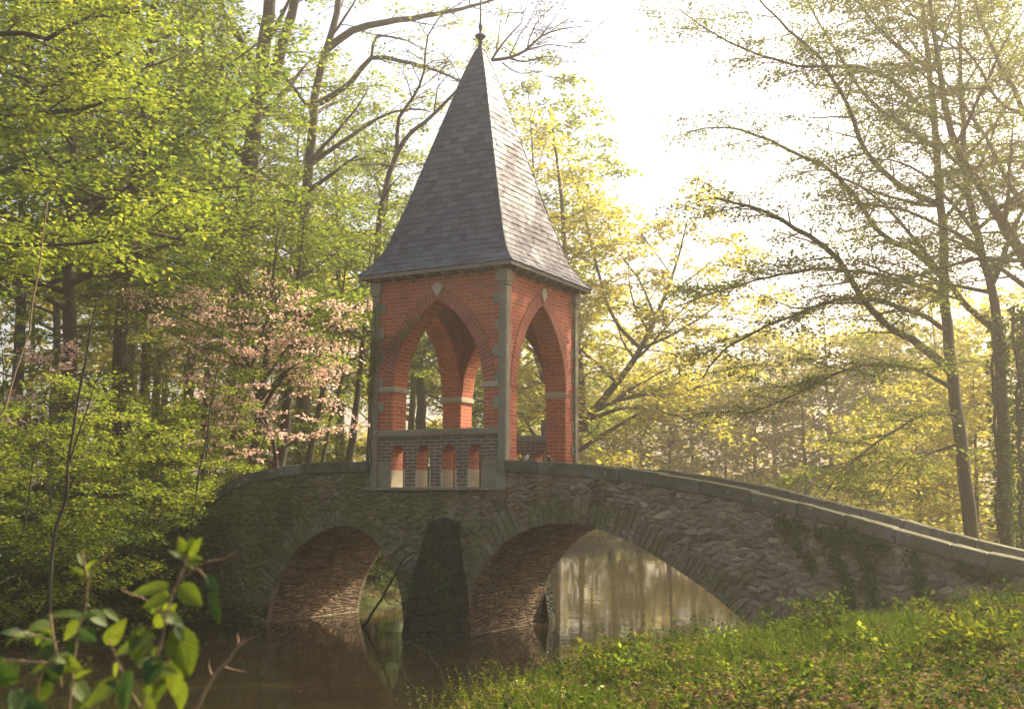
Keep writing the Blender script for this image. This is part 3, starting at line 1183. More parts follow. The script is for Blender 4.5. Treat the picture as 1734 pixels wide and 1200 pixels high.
m.lathe([(.075, 10.60), (.055, 10.70), (.035, 10.78), (.05, 10.80), (.035, 10.83), (.06, 10.86), (.105, 10.905), (.11, 10.925), (.09, 10.945), (.04, 10.97), (.025, 11.0), (.03, 11.04),
         (.042, 11.09), (.045, 11.12), (.03, 11.17), (.02, 11.22), (.016, 11.5), (.014, 11.9), (.022, 11.93), (.012, 11.97), (.008, 12.25), (.001, 12.4)], roofc[0], roofc[1], 14)
m.build('finial', M['metal'], roof, smooth=True)

# ------------------------------------------------------------------ vegetation kit
def unit(v):
    return v / (np.linalg.norm(v, axis=-1, keepdims=True) + 1e-12)


class Wood:
    def __init__(s):
        s.V, s.Q, s.n = [], [], 0

    def tube(s, path, r, sides=6):
        path = np.asarray(path, float)
        t = unit(np.gradient(path, axis=0))
        m = np.abs(t.mean(0))
        ref = np.eye(3)[np.argmin(m)]
        a = unit(np.cross(t, ref))
        b = np.cross(t, a)
        th = np.arange(sides) * 2 * PI / sides
        ring = path[:, None] + np.asarray(r)[:, None, None] * (a[:, None] * np.cos(th)[None, :, None] + b[:, None] * np.sin(th)[None, :, None])
        n = len(path)
        s.add(ring.reshape(-1, 3), n, sides, 1)

    def add(s, V, n, sides, count):
        i = np.arange(n - 1)[:, None] * sides + np.arange(sides)[None]
        j = np.arange(n - 1)[:, None] * sides + (np.arange(sides)[None] + 1) % sides
        q = np.stack([i, j, j + sides, i + sides], -1).reshape(-1, 4)
        q = (q[None] + (np.arange(count) * n * sides)[:, None, None]).reshape(-1, 4) + s.n
        s.V.append(V)
        s.Q.append(q)
        s.n += len(V)

    def twigs(s, S, r, sides=3):
        """S (N,k,3) polylines, r (N,k)"""
        N, k, _ = S.shape
        t = unit(S[:, -1] - S[:, 0])
        ref = np.where(np.abs(t[:, 2:3]) > .8, np.array([[1.0, 0, 0]]), np.array([[0, 0, 1.0]]))
        a = unit(np.cross(t, ref))
        b = np.cross(t, a)
        th = np.arange(sides) * 2 * PI / sides
        off = a[:, None, None] * np.cos(th)[None, None, :, None] + b[:, None, None] * np.sin(th)[None, None, :, None]
        V = S[:, :, None] + r[:, :, None, None] * off
        s.add(V.reshape(-1, 3), k, sides, N)

    def mesh(s, name):
        return np_mesh(name, np.concatenate(s.V), np.concatenate(s.Q), True)


def leaf_quads(pos, axis_, nrm, L, Wd):
    axis_ = unit(axis_)
    side = unit(np.cross(nrm, axis_))
    L = L[:, None]
    Wd = Wd[:, None]
    nn = np.cross(axis_, side)
    a = pos
    b = pos + axis_ * L * .45 + side * Wd * .5 + nn * Wd * .10
    c = pos + axis_ * L
    d = pos + axis_ * L * .45 - side * Wd * .5 + nn * Wd * .10
    V = np.stack([a, b, c, d], 1).reshape(-1, 3)
    return V, np.arange(len(V)).reshape(-1, 4)


def smooth_path(pts, step, rng, jit=.0):
    """Catmull-Rom through the points"""
    P = np.asarray(pts, float)
    P = np.vstack([2 * P[0] - P[1], P, 2 * P[-1] - P[-2]])
    out = []
    for i in range(1, len(P) - 2):
        L = np.linalg.norm(P[i + 1] - P[i])
        n = max(2, int(L / step))
        for k in range(n):
            t = k / n
            out.append(.5 * ((2 * P[i]) + (-P[i - 1] + P[i + 1]) * t + (2 * P[i - 1] - 5 * P[i] + 4 * P[i + 1] - P[i + 2]) * t * t
                             + (-P[i - 1] + 3 * P[i] - 3 * P[i + 1] + P[i + 2]) * t ** 3))
    out.append(P[-2])
    out = np.array(out)
    if jit:
        out[1:] += rng.normal(0, jit, out[1:].shape)
    return out


def rand_path(rng, p, d, L, seg, wander, up):
    n = max(3, int(L / seg))
    out = [p]
    d = unit(d)
    for i in range(n):
        d = unit(d + rng.normal(0, wander, 3) + np.array([0, 0, up]))
        out.append(out[-1] + d * L / n)
    return np.array(out)


def interp_path(path, t):
    f = t * (len(path) - 1)
    i = min(int(f), len(path) - 2)
    return path[i] + (path[i + 1] - path[i]) * (f - i), unit(path[i + 1] - path[i])


LEAFX = 2.6


def grow(seed, trunk, r0, limbs=(), n1=0, t1=(.3, .98), len1=3.0, el1=35, up1=.02, shape='round', n2=1.6, len2=1.2, n3=5, len3=.6, flat=.35,
         leaves=14, leaf=.08, spread=.16, tilt=.35, bare=0.0, rtip=.06, sides=8, droop=.15, limb_r=.45, twig_r=.006, wander=.10, leafy_from=.25, cluster=0):
    """returns (wood mesh data, leaf arrays)"""
    rng = np.random.default_rng(seed)
    leaves = int(round(leaves * LEAFX))
    leaf *= 1.08
    spread *= 1.2
    wd_ = Wood()
    trunk = np.asarray(trunk, float)
    nT = len(trunk)
    rt = r0 * (1 - (1 - rtip) * np.linspace(0, 1, nT) ** .9)
    rt[:max(1, nT // 12)] *= np.linspace(1.35, 1.0, max(1, nT // 12))
    wd_.tube(trunk, rt, sides)
    L1 = [(np.asarray(p, float), np.linspace(r, r * .22, len(p))) for p, r in limbs]
    az = rng.uniform(0, 6.28)
    for i in range(n1):
        t = t1[0] + (t1[1] - t1[0]) * (i + rng.uniform(0, 1)) / max(n1, 1)
        p, d = interp_path(trunk, t)
        az += 2.4 + rng.uniform(-.5, .5)
        f = (t - t1[0]) / (t1[1] - t1[0])
        if shape == 'round': k = .55 + .45 * math.sin(PI * min(1, f * .8 + .25))
        elif shape == 'cone': k = 1.05 - .8 * f
        else: k = 1.0
        L = len1 * k * rng.uniform(.7, 1.15)
        e = rad(el1 * (.6 + .8 * f) + rng.uniform(-12, 12))
        dd = np.array([math.cos(az) * math.cos(e), math.sin(az) * math.cos(e), math.sin(e)])
        path = rand_path(rng, p, dd, L, .35, wander, up1)
        rr = min(r0 * limb_r, rt[min(int(t * nT), nT - 1)] * .62) * (.5 + .5 * L / len1)
        L1.append((path, np.linspace(rr, max(rr * .15, .004), len(path))))
    tw_s, tw_d, tw_l, tw_r = [], [], [], []
    for path, rr in L1:
        wd_.tube(path, rr, 6)
        L = np.linalg.norm(np.diff(path, axis=0), axis=1).sum()
        m = max(2, int(n2 * L))
        sgn = 1
        for k in range(m):
            t = leafy_from * .6 + (1 - leafy_from * .6) * (k + rng.uniform(0, 1)) / m
            p, d = interp_path(path, min(t, .999))
            sgn = -sgn
            side = unit(np.cross(d, [0, 0, 1.0]))
            a = rng.uniform(.6, 1.15)
            dd = d * math.cos(a) + side * sgn * math.sin(a) + rng.normal(0, .25, 3)
            dd[2] = dd[2] * flat + rng.uniform(-.05, .2) * (1 - flat)
            l2 = len2 * rng.uniform(.5, 1.2) * (1.1 - .5 * t)
            p2 = rand_path(rng, p, dd, l2, .3, .13, -.01)
            r2 = max(.005, float(np.interp(t, np.linspace(0, 1, len(rr)), rr)) * .5)
            r2 = min(r2, .012 + .012 * l2)
            wd_.tube(p2, np.linspace(r2, .004, len(p2)), 4)
            q = max(2, int(n3 * l2 / len2 + rng.uniform(0, 1)))
            for j in range(q):
                tt = .2 + .8 * (j + rng.uniform(0, 1)) / q
                pp, d2 = interp_path(p2, min(tt, .999))
                sd = unit(np.cross(d2, [0, 0, 1.0]))
                a = rng.uniform(.4, 1.0)
                d3 = d2 * math.cos(a) + sd * math.sin(a) * (1 if j % 2 else -1) + rng.normal(0, .2, 3)
                d3[2] = d3[2] * flat
                tw_s.append(pp)
                tw_d.append(unit(d3))
                tw_l.append(len3 * rng.uniform(.6, 1.3))
            tw_s.append(p2[-2])
            tw_d.append(unit(p2[-1] - p2[-2]))
            tw_l.append(len3)
        tw_s.append(path[-2])
        tw_d.append(unit(path[-1] - path[-2]))
        tw_l.append(len3)
    S = np.array(tw_s)
    Dv = np.array(tw_d)
    Ln = np.array(tw_l)
    N = len(S)
    k = 4
    u = np.linspace(0, 1, k)
    bend = rng.normal(0, .10, (N, 3)) * Ln[:, None]
    P = S[:, None] + Dv[:, None] * (Ln[:, None] * u)[:, :, None] + bend[:, None] * (u ** 2)[None, :, None]
    P[:, :, 2] -= droop * Ln[:, None] * u ** 2
    wd_.twigs(P, np.linspace(twig_r, twig_r * .4, k)[None] * np.ones((N, 1)), 3)
    # leaves
    keep = rng.uniform(0, 1, N) >= bare
    idx_ = np.repeat(np.arange(N)[keep], leaves)
    n = len(idx_)
    if n == 0:
        return wd_, None
    u = rng.uniform(.05, 1.08, n)
    if cluster:
        u = np.round(u * cluster) / cluster + rng.normal(0, .05, n)
    s, d, l = S[idx_], Dv[idx_], Ln[idx_]
    side = unit(np.cross(d, np.array([0, 0, 1.0])))
    sg = rng.choice([-1, 1], n)
    pos = s + d * (l * u)[:, None] + bend[idx_] * (u ** 2)[:, None]
    pos[:, 2] -= droop * l * u ** 2
    pos += side * (sg * rng.uniform(0, spread, n) * l / len3)[:, None]
    pos[:, 2] += rng.normal(0, spread * .3, n)
    ax = d * .6 + side * (sg * .8)[:, None] + rng.normal(0, .35, (n, 3))
    ax[:, 2] -= .15
    nr = np.array([0, 0, 1.0]) + rng.normal(0, tilt, (n, 3))
    Lf = leaf * rng.uniform(.6, 1.35, n)
    return wd_, leaf_quads(pos, ax, unit(nr), Lf, Lf * rng.uniform(.55, .8, n))


def make_tree(name, label, cat, group, base, bark, leafmat, wood, lq, crown='crown', local=False, kids=()):
    """base: world foot; wood / leaves already in world coordinates unless local"""
    root = empty(name, base if not local else (0, 0, 0), label, cat, group)
    o = link_mesh('trunk', wood.mesh('trunk'), M[bark])
    parts = [o]
    if lq is not None:
        parts.append(link_mesh(crown, np_mesh(crown, *lq), M[leafmat]))
    for q in parts:
        q.parent = root
        if not local:
            q.matrix_parent_inverse = Matrix.Translation(-Vector(base))
    return root


def copy_tree(root, loc, rz, sc_, label, group, zs=1.0):
    r = root.copy()
    C.objects.link(r)
    r.location = loc
    r.rotation_euler = (0, 0, rz)
    r.scale = (sc_, sc_, sc_ * zs)
    r['label'] = label
    r['group'] = group
    for ch in list(root.children):
        c = ch.copy()
        C.objects.link(c)
        c.parent = r
    return r


def foot(px, D, lift=0):
    """world ground point in the photo column px at lens distance D"""
    p = at(px, 870, D)
    return np.array([p[0], p[1], gz(p[0], p[1]) + lift])


def auto_trunk(rng_seed, base, height, lean=(0, 0), wob_=.06):
    rng = np.random.default_rng(rng_seed)
    n = max(6, int(height / .6))
    t = np.linspace(0, 1, n)
    P = np.zeros((n, 3))
    P[:, 2] = t * height - .25
    P[:, 0] = lean[0] * t + np.cumsum(rng.normal(0, wob_, n)) * .5
    P[:, 1] = lean[1] * t + np.cumsum(rng.normal(0, wob_, n)) * .5
    P[:, :2] -= P[0, :2]
    return P + np.asarray(base)


def px_path(pts, D, seed=0, step=.35, jit=.012, d2=None):
    rng = np.random.default_rng(seed)
    n = len(pts)
    W_ = [at(x, y, D + ((d2 - D) * i / max(1, n - 1) if d2 else 0)) for i, (x, y) in enumerate(pts)]
    return smooth_path(W_, step, rng, jit)


def px_trunk(pts, D, seed=0, sink=True):
    """trunk drawn through photo columns, its foot carried down to the ground"""
    P = px_path(pts, D, seed, .5, .015)
    if sink:
        b = P[0].copy()
        zg = gz(b[0], b[1]) - .2
        if b[2] > zg + .2:
            k = max(2, int((b[2] - zg) / .5))
            d = unit(P[1] - P[0])
            low = np.array([b + (P[0] - P[1]) * 0 + np.array([0, 0, -(b[2] - zg) * i / k]) for i in range(k, 0, -1)])
            P = np.vstack([low, P])
    return P


def add_tree(name, label, cat, group, trunk, r0, bark, leafmat, seed, crown='crown', **k):
    wd_, lq = grow(seed, trunk, r0, **k)
    b = trunk[0]
    return make_tree(name, label, cat, group, tuple(b + np.array([0, 0, .2])), bark, leafmat, wd_, lq, crown)


# ------------------------------------------------------------------ trees on the right bank
DR = 25.0
tr = px_trunk([(1645, 905), (1629, 760), (1613, 640), (1601, 500), (1592, 340), (1580, 180), (1567, 60), (1558, -60), (1550, -220), (1540, -330)], DR, 1)
limbs = [
    (px_path([(1588, 345), (1530, 318), (1467, 258), (1436, 180), (1392, 104), (1335, 50), (1276, -10)], DR, 2, d2=24), .075),
    (px_path([(1612, 632), (1560, 585), (1500, 548), (1455, 500), (1420, 440), (1370, 400), (1300, 360), (1210, 335)], DR, 3, d2=22.5), .105),
    (px_path([(1598, 470), (1540, 420), (1490, 395), (1420, 300), (1330, 250), (1230, 215), (1160, 225)], DR, 4, d2=26), .07),
    (px_path([(1585, 250), (1530, 215), (1470, 165), (1400, 60), (1350, -30)], DR, 5, d2=27), .06),
    (px_path([(1606, 560), (1540, 525), (1440, 505), (1330, 540), (1230, 590), (1190, 640)], DR, 6, d2=21), .06),
    (px_path([(1600, 500), (1510, 470), (1400, 455), (1300, 470), (1200, 500), (1140, 520)], DR, 16, d2=23), .055),
    (px_path([(1618, 660), (1550, 625), (1460, 618), (1380, 650), (1300, 690), (1250, 700)], DR, 7, d2=21.5), .05),
    (px_path([(1622, 700), (1559, 704), (1484, 750), (1430, 796), (1385, 850)], DR, 8, d2=22.5), .045),
    (px_path([(1626, 750), (1560, 772), (1515, 805), (1485, 860)], DR, 9, d2=23.5), .035),
    (px_path([(1594, 380), (1650, 300), (1700, 180), (1760, 60)], DR, 10, d2=26), .05),
    (px_path([(1575, 120), (1500, 60), (1440, -10), (1380, -60)], DR, 11, d2=24), .05),
    (px_path([(1582, 200), (1480, 120), (1350, 110), (1230, 70), (1150, 15)], DR, 12, d2=23), .055),
]
add_tree('beech_tree', 'tall slender beech with long layered branches reaching left over the bridge end', 'tree', None, tr, .175, 'bark_dark', 'leaf_olive', 11,
         limbs=limbs, n1=10, t1=(.45, .98), len1=4.0, el1=25, n2=3.3, len2=1.5, n3=8, len3=.62, leaves=11, leaf=.064, spread=.17, flat=.25, droop=.22, tilt=.4, twig_r=.005)

tr = px_trunk([(1706, 925), (1702, 800), (1698, 690), (1690, 560), (1676, 470), (1655, 400), (1640, 330), (1632, 250), (1628, 120), (1622, -20), (1610, -200)], 23.0, 2)
limbs = [
    (px_path([(1690, 560), (1640, 520), (1560, 420), (1480, 330), (1420, 300)], 23, 2, d2=24.5), .07),
    (px_path([(1680, 480), (1720, 380), (1770, 260)], 23, 3), .07),
    (px_path([(1655, 400), (1600, 330), (1540, 280), (1470, 270)], 23, 4, d2=22), .05),
]
add_tree('ivy_clad_tree', 'dark trunk wrapped in ivy beside the bridge end, right of the slender beech', 'tree', None, tr, .15, 'bark_dark', 'leaf_olive', 12,
         limbs=limbs, n1=18, t1=(.35, .98), len1=3.4, n2=2.9, len2=1.4, n3=7, len3=.6, leaves=11, leaf=.066, flat=.3, droop=.2)

tr = px_trunk([(1900, 800), (1830, 620), (1734, 440), (1690, 365), (1655, 308), (1613, 225), (1592, 125), (1575, 0), (1560, -180)], 21.5, 3)
limbs = [(px_path([(1830, 620), (1790, 420), (1734, 190), (1690, 100), (1660, 30), (1640, -60)], 21.5, 5, d2=20.5), .11),
         (px_path([(1734, 440), (1640, 440), (1540, 470), (1450, 440)], 21.5, 6, d2=20), .05),
         (px_path([(1790, 420), (1720, 330), (1650, 200), (1560, 90), (1490, 0)], 21, 7, d2=22), .05),
         (px_path([(1734, 190), (1690, 170), (1640, 90), (1560, 30)], 21, 8, d2=20), .04)]
add_tree('leaning_beech', 'leaning beech whose trunk enters from the edge and slants across the slender beech', 'tree', None, tr, .20, 'bark_grey', 'leaf_olive', 13,
         limbs=limbs, n1=14, t1=(.3, .98), len1=3.4, n2=3.0, len2=1.4, n3=7, len3=.6, leaves=11, leaf=.066, flat=.3, droop=.2)


def leaf_cloud(seed, n, centre_fn, leaf, tilt, up=(0, 0, 1.0), wr=.7):
    rng = np.random.default_rng(seed)
    pos = centre_fn(rng, n)
    ax = rng.normal(0, 1, (n, 3))
    ax[:, 2] *= .5
    nr = unit(np.array(up) + rng.normal(0, tilt, (n, 3)))
    L = leaf * rng.uniform(.55, 1.3, n)
    return leaf_quads(pos, ax, nr, L, L * wr)


def column_fn(path, r0, r1):
    path = np.asarray(path, float)
    def f(rng, n):
        t = rng.uniform(0, 1, n) * (len(path) - 1)
        i = np.minimum(t.astype(int), len(path) - 2)
        c = path[i] + (path[i + 1] - path[i]) * (t - i)[:, None]
        a = rng.uniform(0, 2 * PI, n)
        r = (r0 + (r1 - r0) * t / (len(path) - 1)) * (.35 + .4 * np.abs(rng.normal(0, 1, n))) * (1 + .5 * np.sin(t * 1.3 + a * 2) + .3 * np.sin(t * 3.1 - a * 3))
        return c + np.stack([np.cos(a) * r, np.sin(a) * r, rng.normal(0, .05, n)], -1)
    return f


for pts, D_, r_, lab in (([(1706, 925), (1702, 800), (1698, 690), (1690, 540)], 23.0, .42, 'thick dark ivy climbing the trunk beside the bridge end'),
                         ([(1745, 930), (1742, 780), (1735, 640), (1728, 520)], 22.0, .45, 'dark ivy mass at the edge beside the ivy clad trunk')):
    pth = px_trunk(pts, D_, 4)
    iv = empty('ivy_growth', tuple(pth[0] + [0, 0, .2]), lab, 'ivy')
    lq = leaf_cloud(int(pts[0][0]), 3000, column_fn(pth, r_ * .8, r_ * .4), .10, .9, up=(0, -1, .4))
    o = link_mesh('foliage', np_mesh('foliage', *lq), M['ivy'], iv)
    sw = Wood()
    sw.tube(smooth_path(pth, .4, np.random.default_rng(5), .03) + np.array([-.12, -.12, 0]), np.full(len(smooth_path(pth, .4, np.random.default_rng(5), .03)), .03), 5)
    link_mesh('stem', sw.mesh('stem'), M['bark_dark'], iv)

# ------------------------------------------------------------------ trees behind the pavilion, right
tr = px_trunk([(938, 812), (955, 760), (985, 715), (1010, 690), (1050, 640), (1085, 590), (1110, 540), (1135, 480), (1150, 430), (1165, 370)], 40.0, 5)
limbs = [(px_path([(1000, 705), (960, 690), (920, 640), (900, 560), (890, 470)], 40, 1), .14),
         (px_path([(1010, 690), (1090, 668), (1150, 665), (1230, 640)], 40, 2), .08),
         (px_path([(1000, 710), (1060, 690), (1130, 700), (1210, 730)], 40, 3, d2=38), .08),
         (px_path([(990, 730), (980, 600), (960, 470), (950, 330), (935, 210)], 40, 4, d2=41), .15),
         (px_path([(1085, 590), (1040, 540), (1010, 450), (990, 360), (960, 270)], 40, 5, d2=42), .08),
         (px_path([(1110, 540), (1080, 470), (1040, 420), (1030, 380)], 40, 6), .05),
         (px_path([(1085, 590), (1150, 560), (1210, 520), (1260, 470)], 40, 7, d2=38.5), .06)]
add_tree('spreading_beech', 'golden green beech with slanting dark limbs just right of the pavilion', 'tree', None, tr, .30, 'bark', 'leaf_gold', 21,
         limbs=limbs, n1=14, t1=(.2, .98), len1=4.6, n2=1.9, len2=2.0, n3=6, len3=.9, leaves=12, leaf=.15, spread=.24, flat=.25, droop=.15, tilt=.35)
tr = px_trunk([(925, 830), (922, 700), (918, 560), (912, 420), (905, 300), (898, 200), (893, 140)], 46.0, 6)
add_tree('background_beech', 'yellow green beech rising directly behind the right slope of the spire', 'tree', None, tr, .24, 'bark', 'leaf_yellow', 22,
         n1=36, t1=(.2, .99), len1=4.4, el1=22, n2=1.7, len2=1.8, n3=5, len3=.9, leaves=11, leaf=.16, spread=.25, flat=.25, tilt=.35)

# ------------------------------------------------------------------ tall trees on the left
LIM = dict(n2=1.5, len2=1.5, n3=5, len3=.7, spread=.2, flat=.35)
tr = px_trunk([(405, 800), (407, 600), (408, 430), (420, 300), (432, 200), (440, 130), (450, 60), (458, -20), (466, -160), (470, -300)], 32.0, 7)
limbs = [(px_path([(436, 165), (462, 130), (480, 70), (500, 0), (515, -90), (520, -200)], 32, 1), .19),
         (px_path([(425, 265), (380, 240), (350, 190), (345, 120), (340, 20), (330, -80)], 32, 2, d2=33), .12),
         (px_path([(412, 380), (470, 390), (520, 385), (600, 395), (660, 400)], 32, 3, d2=30), .07),
         (px_path([(437, 160), (400, 120), (365, 60), (350, 0)], 32, 4, d2=30), .08)]
add_tree('oak_tree', 'thick dark trunk forking high up, rising above the pink blossom', 'tree', None, tr, .40, 'bark', 'leaf_yellow', 31,
         limbs=limbs, rtip=.25, n1=12, t1=(.3, .95), len1=4.0, leaves=9, leaf=.12, bare=.15, **LIM)
tr = px_trunk([(512, 800), (513, 600), (512, 420), (522, 300), (532, 170), (548, 100), (562, 50), (576, -10), (590, -120), (600, -260)], 34.0, 8)
limbs = [(px_path([(541, 175), (594, 140), (629, 98), (680, 104), (740, 120), (800, 150)], 34, 1, d2=33), .10),
         (px_path([(552, 85), (597, 52), (650, 38), (700, 31), (760, 20), (820, 5), (870, -15)], 34, 2, d2=33), .12),
         (px_path([(525, 280), (580, 240), (640, 200), (690, 185), (730, 190)], 34, 3), .08),
         (px_path([(629, 98), (640, 60), (690, 70), (720, 85)], 34, 4), .05)]
add_tree('sparse_ash', 'slim tall tree with long half bare limbs reaching right above the spire', 'tree', None, tr, .27, 'bark_grey', 'leaf_yellow', 32,
         limbs=limbs, rtip=.2, n1=12, t1=(.3, .98), len1=3.4, leaves=6, leaf=.10, bare=.45, **LIM)
tr = px_trunk([(628, 800), (632, 650), (636, 520), (640, 420), (650, 330), (672, 262), (700, 222), (740, 190), (775, 150), (800, 128), (832, 102)], 30.0, 9)
limbs = [(px_path([(832, 102), (862, 98), (892, 85), (915, 62), (950, 50), (985, 45)], 30, 1), .05),
         (px_path([(862, 98), (890, 105), (925, 95), (955, 102)], 30, 2), .03),
         (px_path([(832, 102), (855, 70), (880, 40), (893, 5)], 30, 3), .035),
         (px_path([(672, 262), (676, 200), (700, 165), (718, 120), (725, 60), (760, 10)], 30, 4), .06),
         (px_path([(892, 85), (905, 45), (930, 15)], 30, 5), .025), (px_path([(735, 192), (740, 150), (765, 120)], 30, 6), .03),
         (px_path([(862, 98), (880, 60), (905, 20), (915, -15)], 30, 7), .022), (px_path([(892, 85), (930, 76), (962, 80), (986, 68)], 30, 8), .02), (px_path([(850, 106), (880, 124), (905, 122), (932, 132)], 30, 9), .02),
         (px_path([(915, 62), (940, 30), (955, 2)], 30, 10), .018), (px_path([(838, 96), (846, 50), (850, 5)], 30, 11), .02)]
add_tree('bare_ash', 'crooked bare tree whose leafless twigs fan out behind the spire tip', 'tree', None, tr, .17, 'bark_grey', 'leaf_gold', 33,
         limbs=limbs, n1=3, t1=(.5, .9), len1=1.6, leaves=2, leaf=.07, bare=.93, n2=3.2, len2=1.2, n3=8, len3=.7, flat=.9, spread=.1, rtip=.1, twig_r=.010)
tr = px_trunk([(640, 800), (642, 600), (640, 420), (655, 330), (668, 260), (680, 180)], 36.0, 10)
add_tree('woodland_tree', 'leafy young tree against the left edge of the slate spire', 'tree', None, tr, .2, 'bark', 'leaf_yellow', 34,
         n1=26, t1=(.3, .98), len1=3.0, leaves=10, leaf=.12, **LIM)

tr = px_trunk([(-170, 900), (-165, 700), (-150, 500), (-130, 300), (-110, 100), (-100, -100), (-90, -260)], 18.0, 11)
limbs = [(px_path([(-140, 420), (0, 415), (150, 412), (215, 395), (280, 350)], 18, 1, d2=17), .05),
         (px_path([(-130, 300), (0, 195), (60, 165), (120, 125), (215, 85)], 18, 2, d2=18.5), .07),
         (px_path([(-125, 250), (0, 196), (70, 190), (140, 185), (185, 168), (240, 172)], 18, 3, d2=17.5), .06),
         (px_path([(-115, 120), (0, 55), (80, 65), (150, 30), (240, 20)], 18, 4, d2=18), .06),
         (px_path([(-145, 480), (-20, 300), (60, 290), (160, 330), (240, 345)], 18, 5, d2=19), .05),
         (px_path([(-105, 20), (30, -20), (140, -10), (260, 10)], 18, 6, d2=19), .05)]
add_tree('broad_beech', 'broad beech whose long dark limbs sweep in from the upper corner', 'tree', None, tr, .28, 'bark_dark', 'leaf_yellow', 35,
         limbs=limbs, n1=6, t1=(.3, .98), len1=3.4, n2=2.4, len2=1.5, n3=6, len3=.62, leaves=13, leaf=.085, spread=.17, flat=.3)

# prototypes copied through the wood
def proto(name, cat, seed, height, r0, bark, leafmat, **k):
    t = auto_trunk(seed, (0, 0, 0), height, (np.random.default_rng(seed).uniform(-.6, .6), np.random.default_rng(seed + 1).uniform(-.6, .6)))
    wd_, lq = grow(seed, t, r0, **k)
    return make_tree(name, '', cat, '', (0, 0, 0), bark, leafmat, wd_, lq, local=True)


used = set()


def plant(root, px, D, label, group, sc_=1.0, rz=None, zs=1.0, dz=0):
    p = foot(px, D)
    rz = (px * 12.9898 + D * 78.2) % 6.28 if rz is None else rz
    if root.name not in used:
        used.add(root.name)
        root.location = (p[0], p[1], p[2] + dz)
        root.rotation_euler = (0, 0, rz)
        root.scale = (sc_, sc_, sc_ * zs)
        root['label'], root['group'] = label, group
        return root
    return copy_tree(root, (p[0], p[1], p[2] + dz), rz, sc_, label, group, zs)


pT1 = proto('woodland_tree', 'tree', 41, 15.0, .24, 'bark', 'leaf_green', n1=40, t1=(.38, .99), len1=3.4, el1=20, n2=1.5, len2=1.6, n3=5, len3=.8, leaves=8, leaf=.125, spread=.24, flat=.3)
pT2 = proto('woodland_tree', 'tree', 42, 16.0, .20, 'bark_grey', 'leaf_yellow', n1=40, t1=(.36, .99), len1=3.2, el1=28, n2=1.5, len2=1.5, n3=5, len3=.8, leaves=8, leaf=.125, spread=.24, flat=.35)
pS1 = proto('sapling', 'sapling', 43, 5.6, .045, 'bark_dark', 'leaf_yellow', n1=26, t1=(.12, .99), len1=1.9, el1=14, n2=2.4, len2=.8, n3=4, len3=.42, leaves=9, leaf=.075, spread=.12, flat=.2)
pS2 = proto('sapling', 'sapling', 44, 4.4, .04, 'bark', 'leaf_yellow', n1=22, t1=(.1, .99), len1=1.8, el1=16, n2=2.4, len2=.8, n3=4, len3=.42, leaves=9, leaf=.075, spread=.12, flat=.2)
pF = proto('far_tree', 'tree', 45, 9.5, .16, 'bark_grey', 'leaf_gold', n1=30, t1=(.04, .99), len1=3.8, el1=16, n2=.9, len2=1.7, n3=3, len3=1.0, leaves=9, leaf=.22, spread=.36, flat=.3, twig_r=.004, limb_r=.25)
pU = proto('understory_shrub', 'shrub', 46, 2.0, .03, 'bark_dark', 'leaf_deep', n1=26, t1=(.02, .99), len1=1.3, el1=18, n2=2.6, len2=.6, n3=4, len3=.35, leaves=10, leaf=.075, spread=.11, flat=.3)

WG = 'woodland trees behind the bridge'
for px, D_, s, lab, q in (
        (118, 23, .95, 'dark trunked tree second from the edge among the green saplings', pT1), (175, 24.5, 1.0, 'straight dark trunked tree left of the pink blossom', pT1),
        (20, 27, 1.0, 'dense green tree at the edge behind the saplings', pT2), (250, 37, .95, 'tall yellow green tree behind the left part of the blossom', pT2),
        (80, 38, 1.0, 'tall backdrop tree behind the broad beech', pT2),
        (200, 45, 1.35, 'far tall tree behind the straight dark trunk', pT1), (470, 44, 1.15, 'far tree seen between the forked trunk and the slim tree', pT2),
        (580, 46, 1.1, 'far tree filling the gap left of the spire', pT1), (690, 48, 1.0, 'far tree behind the left slope of the spire', pT2),
        (235, 30, .95, 'slender upright tree behind the left edge of the blossom', pT2), (300, 32, .9, 'slender upright tree rising out of the middle of the blossom', pT1), (345, 30, .9, 'slender upright tree just left of the forked trunk', pT2),
        (-60, 30, 1.1, 'bushy tree cut by the edge behind the broad beech', pT1), (770, 42, .78, 'green tree seen through the front arch of the pavilion', pT1),
        (850, 50, .8, 'far tree seen through the side arch of the pavilion', pT2)):
    plant(q, px, D_, lab, WG, s)
# bole trees behind the left parapet
for i, (pts, D_, r_, lab) in enumerate((
        ([(428, 800), (440, 700), (452, 600), (462, 480), (470, 380)], 27, .21, 'thick leaning trunk behind the left parapet, under the blossom'),
        ([(470, 795), (487, 690), (497, 600), (505, 480), (515, 360)], 27.5, .22, 'thickest leaning trunk behind the left parapet, second under the blossom'),
        ([(522, 785), (540, 690), (556, 610), (580, 500), (590, 400)], 29, .12, 'slim leaning trunk behind the parapet, midway to the pavilion'),
        ([(545, 785), (560, 710), (585, 620), (600, 520)], 31, .09, 'thin slanting trunk behind the parapet beside the slim leaning one'),
        ([(590, 785), (602, 700), (612, 610), (622, 500), (628, 400)], 30, .17, 'leaning trunk close to the left post of the pavilion'),
        ([(392, 800), (400, 700), (398, 620), (404, 520)], 29, .20, 'shaded trunk behind the end of the left parapet'),
        ([(715, 740), (712, 660), (708, 560), (700, 450)], 40, .34, 'dark trunk framed in the front arch of the pavilion'))):
    tr = px_trunk(pts, D_, 20 + i)
    add_tree('woodland_tree', lab, 'tree', 'leaning trunks behind the bridge', tr, r_, 'bark', 'leaf_yellow' if i % 2 else 'leaf_green', 60 + i,
             n1=12, t1=(.6, .99), len1=2.2, el1=30, n2=1.4, len2=1.2, n3=4, len3=.6, leaves=6, leaf=.10, spread=.18, flat=.35)

